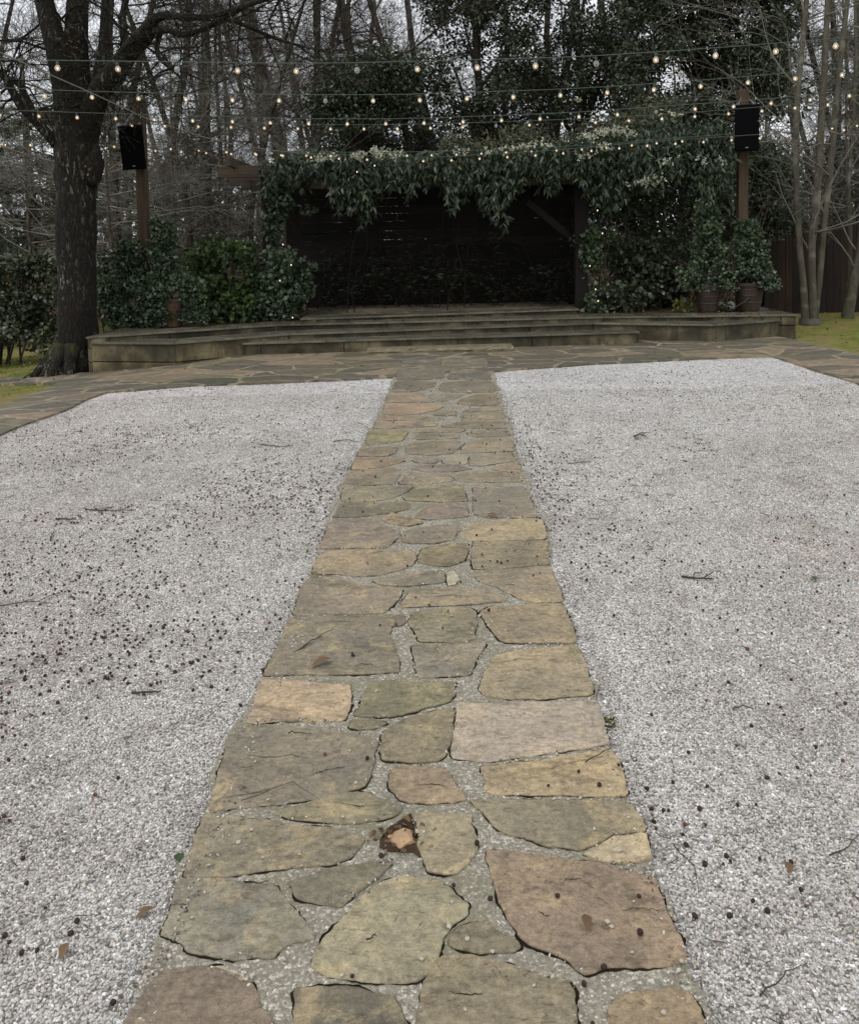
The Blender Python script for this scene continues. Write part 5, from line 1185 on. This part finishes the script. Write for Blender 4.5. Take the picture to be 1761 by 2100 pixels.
def inside(P,x,y):
    c=False; n=len(P)
    for i in range(n):
        a,b=P[i],P[i-1]
        if (a.y>y)!=(b.y>y) and x<(b.x-a.x)*(y-a.y)/(b.y-a.y)+a.x: c=not c
    return c
def where_path(x,y):
    for i,(c,P) in enumerate(SP):
        if inside(P,x,y):
            if i<len(SN): return 'on '+SN[i]
            break
    side='left edge' if x<-.25 else ('right edge' if x>.28 else 'centre line')
    far='front part' if y<3 else ('middle part' if y<4.6 else ('far part' if y<6.8 else 'farthest part'))
    return 'near the %s of the path, %s' % (side,far)
def where_gravel(x,y):
    d=-x-.6 if x<0 else x-.62
    return 'on %s gravel, %s, %s' % ('left' if x<0 else 'right','hugging the path' if d<.15 else ('a short way from path' if d<.6 else ('well away from path' if d<1.3 else 'far out from path')),'at the front' if y<2.3 else ('near part' if y<3 else ('below halfway' if y<3.8 else ('around halfway' if y<4.8 else 'far half'))))
def zat(x,y): return g(x,y)+(.032 if -.58<x<.6 else .0065+gg(x,y))
for s in SV[:300]:
    red=rr.random()<.15; o=bpy.data.objects.new('seed_ball',SM[1 if red else 0]); COL.objects.link(o); o.location=(s[0],s[1],zat(*s)+.001); o.rotation_euler=(rr.uniform(0,6),rr.uniform(0,6),0); k=rr.uniform(.62,1.2); o.scale=(k,k*rr.uniform(.75,1),k*.85)
    onp=-.58<s[0]<.6; 
    lab=('reddish' if red else 'dark')+' seed ball '+(where_path(*s) if onp else where_gravel(*s))
    tag(o,lab,'seed ball','small round seed balls: '+('reddish, ' if red else 'dark, ')+('on the path' if onp else ('left gravel' if s[0]<0 else 'right gravel')))
mb=MB(); bm=bmesh.new(); bmesh.ops.create_icosphere(bm,subdivisions=1,radius=1); IV=[v.co.copy() for v in bm.verts]; IF=[tuple(v.index for v in f.verts) for f in bm.faces]; bm.free()
for s in SEED:
    if s in near: continue
    r=rr.uniform(.0038,.0075); c=Vector((s[0],s[1],zat(*s)+.001)); mb.add([c+v*r for v in IV],IF)
tag(mb.build('scattered_seed_balls',M['seedmix'],smooth=True),kind='stuff')
# fine dark crumbs of bark and needles on the gravel
mb=MB()
for i in range(5200):
    y=rr.uniform(1.6,11); x=rr.uniform(-4,4.3)
    if -.6<x<.62 or rr.random()>.35+dens(x,y): continue
    a=rr.uniform(0,PI); l=rr.uniform(.004,.022)*(1 if y<5 else 1.6); c=Vector((x,y,g(x,y)+gg(x,y)+.009)); mb.tube([c-Vector((math.cos(a),math.sin(a),0))*l,c+Vector((math.cos(a),math.sin(a),rr.uniform(-.1,.1)))*l],[.0013,.0008] if y<5 else [.002,.0015],3)
tag(mb.build('bark_crumbs',M['seedmix']),kind='stuff')
# pale loose pebbles on the stones
PM=[rockmesh('loose_pebble',(.0062,.0048,.0038),k,M['chip'],1) for k in range(4)]; k=0
while k<230:
    y=1.7+rr.random()**1.2*7; x=rr.uniform(-.55,.6)
    if abs(mnoise.noise(Vector((x*3,y*2,1))))<rr.random()*.35 and y<3: continue
    o=bpy.data.objects.new('loose_pebble',PM[k%4]); COL.objects.link(o); o.location=(x,y,g(x,y)+HP+.0035); o.rotation_euler=(0,0,rr.uniform(0,6)); q=rr.uniform(.6,1.15); o.scale=(q,q,q)
    tag(o,'loose pale pebble '+where_path(x,y),'pebble','loose pebbles on the path stones'); k+=1
JV=[]; 
for c,P in SP:
    for i in range(len(P)):
        a,b=P[i],P[(i+1)%len(P)]; l=(b-a).length
        for _ in range(int(l*95*rr.random()*max(0,.5+1.6*mnoise.noise(Vector((a.x*4,a.y*3,8)))))):
            q=a.lerp(b,rr.random())+Vector((rr.gauss(0,.008),rr.gauss(0,.008))); JV.append(q)
for _ in range(4600):
    y=1.6+rr.random()**1.3*8; sd=rr.choice([(-.585,-1),(.60,1)]); JV.append(Vector((sd[0]-sd[1]*rr.gauss(0,.03),y)))
mb=MB()
for q in JV:
    if q.y<1.4: continue
    r=rr.uniform(.0020,.0048); c=Vector((q.x,q.y,g(q.x,q.y)+(HP if abs(q.x)<.57 else .021)+.0005)); A_=Matrix.Rotation(rr.uniform(0,6),3,Vector((rr.gauss(0,1),rr.gauss(0,1),rr.gauss(0,1))).normalized()); w_=(r*1.3,r*rr.uniform(.6,1),r*rr.uniform(.4,.7))
    mb.add([c+A_@Vector((v.x*w_[0],v.y*w_[1],v.z*w_[2])) for v in IV],IF)
tag(mb.build('joint_pebbles',M['chips']),kind='stuff')
# twigs
TW=[((565,1352),(640,1318),(662,1308),'branched dark twig lying on the large grey stone left of the path middle',.0045,1),
((535,912),(575,913),(600,910),'straight dark twig on the left gravel beside the far path edge',.006,0),((175,1046),(230,1050),(280,1046),'longest dark twig on the left gravel',.006,1),((115,1065),(135,1066),(157,1066),'short thick twig on the left gravel below the longest twig',.009,0),((104,1110),(108,1098),(112,1087),'short dark twig pointing away on the left gravel',.006,0),
((684,900),(715,898),(735,902),'thin twig touching the left edge of the path far away',.006,0),((1398,1180),(1430,1184),(1462,1183),'thick dark twig lying across the right gravel',.008,1),((1300,895),(1312,892),(1325,897),'dark curled twig far out on the right gravel',.010,1),((1380,1730),(1425,1778),(1432,1830),'long thin reddish twig on the right gravel near the path',.0025,0),((1560,2040),(1600,2000),(1640,1975),'long thin reddish twig at the lower right corner gravel',.003,0),((1700,1750),(1740,1735),(1765,1700),'thin reddish twig at the right edge of the gravel',.003,0),
((1165,945),(1195,943),(1215,940),'thin twig on the right gravel near the far path edge',.005,0),((1200,1565),(1230,1552),(1256,1545),'dark twig on the yellowish stone at the right of the path',.003,0),((502,1828),(525,1833),(555,1826),'small bent twig on the lower left grey stone',.003,0),((752,1930),(765,1925),(772,1920),'tiny twig on the big central stone',.003,0),((495,1655),(600,1610),(655,1640),'long brown pine needle across two stones on the left of the path',.0016,0),((590,1505),(610,1507),(640,1508),'small dark twig lying in the seam over the big grey stone',.003,0),((270,1420),(310,1422),(330,1420),'dark twig chip among seed balls on the left gravel',.007,0),((1500,1450),(1520,1446),(1545,1449),'short twig on the middle right gravel',.004,0),((0,1240),(60,1232),(110,1236),'thin long twig at the left edge of the gravel',.004,1)]
for a,b,c,lab,r,br_ in TW:
    r*=.68; A,B,C_=[gnd(*p,.012 if not 560<p[0]<1250 else .03) for p in (a,b,c)]
    for q in (A,B,C_): q.z=zat(q.x,q.y)+r*.8
    B.z+=.004; m=MB(); 
    P=[A.lerp(B,t) for t in (0,.33,.66)]+[B.lerp(C_,t) for t in (0,.33,.66,1)]; P=[p+Vector((rr.gauss(0,.002),rr.gauss(0,.003),abs(rr.gauss(0,.001)))) for p in P]; m.tube(P,[r*(1-.09*i) for i in range(7)],6)
    if br_:
        for i in (2,4): m.tube([P[i],P[i]+Vector((rr.uniform(.02,.05),rr.uniform(.02,.05),.006)),P[i]+Vector((rr.uniform(.04,.1),rr.uniform(.02,.09),.003))],[r*.6,r*.5,r*.3],5)
    tag(m.build('twig',M['twig_dark'],smooth=True),lab,'twig')
LF=[((660,1367),.055,'dryleaf','curled brown leaf on the large grey stone at the path middle left'),((1203,1905),.035,'dryleaf','small dry brown leaf on the big reddish stone'),((1008,1062),.05,'dryleaf','dry star shaped leaf on the path beside the right gravel'),((368,1757),.035,'greenleaf','green fallen leaf at the left edge of the path'),((296,1865),.03,'dryleaf','orange brown leaf on the gravel at the lower left'),((833,1692),.022,'dryleaf','reddish leaf scrap in the dark gap by the broken stone'),((1617,340+1430),.03,'dryleaf','dry leaf on the right gravel, lower part'),((1668,1183),.04,'shrub','pale green leaf on the right gravel beside the thick twig'),((130,1942),.03,'dryleaf','brown leaf on the gravel near the lower left corner'),((645,1183),.03,'yshrub','yellowish leaf at the left edge of the path'),((1305,897),.05,'dryleaf','dark dry leaf far out on the right gravel'),((960,807),.05,'flower','pale leaf lying on the far part of the path')]
for (u,v),s,m,lab in LF:
    p=gnd(u,v,.02); p.z=zat(p.x,p.y)+.004; N=6; V=[];Fc=[]; a=rr.uniform(0,6)
    for i in range(N+1):
        t=i/N; w=math.sin(PI*min(1,t*1.02))**.7*.34*s*(1+.2*rr.uniform(-1,1)); cz=.12*s*math.sin(t*PI*1.2)
        for j in (-1,0,1): x_,y_=(t-.5)*s*1.6,j*w; V.append(p+Vector((x_*math.cos(a)-y_*math.sin(a),x_*math.sin(a)+y_*math.cos(a),cz+abs(j)*w*.45)))
    for i in range(N):
        for j in range(2): Fc.append((i*3+j,(i+1)*3+j,(i+1)*3+j+1,i*3+j+1))
    mb=MB(); mb.add(V,Fc); tag(mb.build('fallen_leaf',M[m],smooth=True),lab,'leaf')
# moss tuft at the path edge
p=gnd(1249,1490); C=np.array([[p.x+RNG.normal(0,.008),p.y+RNG.normal(0,.010),.008+abs(RNG.normal(0,.005))] for _ in range(160)]); d=rdir(160); d[:,2]=abs(d[:,2])
tag(leaves(C,d,.012,'oval',M['yshrub'],'moss_tuft'),'tiny yellow green weed tuft at the right edge of the path','weed')
# grass and moss blades on the two lawns
def blades(name,rects,n):
    C=[]
    for (x0,y0,x1,y1) in rects:
        m=int(n); x=RNG.uniform(x0,x1,m); y=RNG.uniform(y0,y1,m); C.append(np.stack([x,y,[g(a,b)-.018 for a,b in zip(x,y)]],1))
    C=np.concatenate(C); d=rdir(len(C))*.6; d[:,2]=abs(d[:,2])+.4; return tag(leaves(C,d,.032,'needle',M['moss'],name),kind='stuff')
blades('moss_lawn',[(-9,8,-5.25,17),(5.5,9,11,18.2)],26000)
LL=[]
for (x0,y0,x1,y1,n) in [(-9,8,-5.3,16,500),(5.5,9,11,18,420),(-4.9,10.4,5.2,13.2,90),(-4.6,13.2,5,16,260),(-9,14,-4,17,500)]:
    for _ in range(n):
        x=rr.uniform(x0,x1); y=rr.uniform(y0,y1); LL.append([x,y,(g(x,y) if not(abs(x)<5 and y>13) else H3)+.02])
LL=np.array(LL); d=rdir(len(LL)); d[:,2]*=.25; tag(leaves(LL,d,.05,'oval',M['dryleaf'],'leaf_scraps',flat=.6),kind='stuff')
print('objects',len(bpy.data.objects),'polys',sum(len(o.data.polygons) for o in bpy.data.objects if o.type=='MESH'))
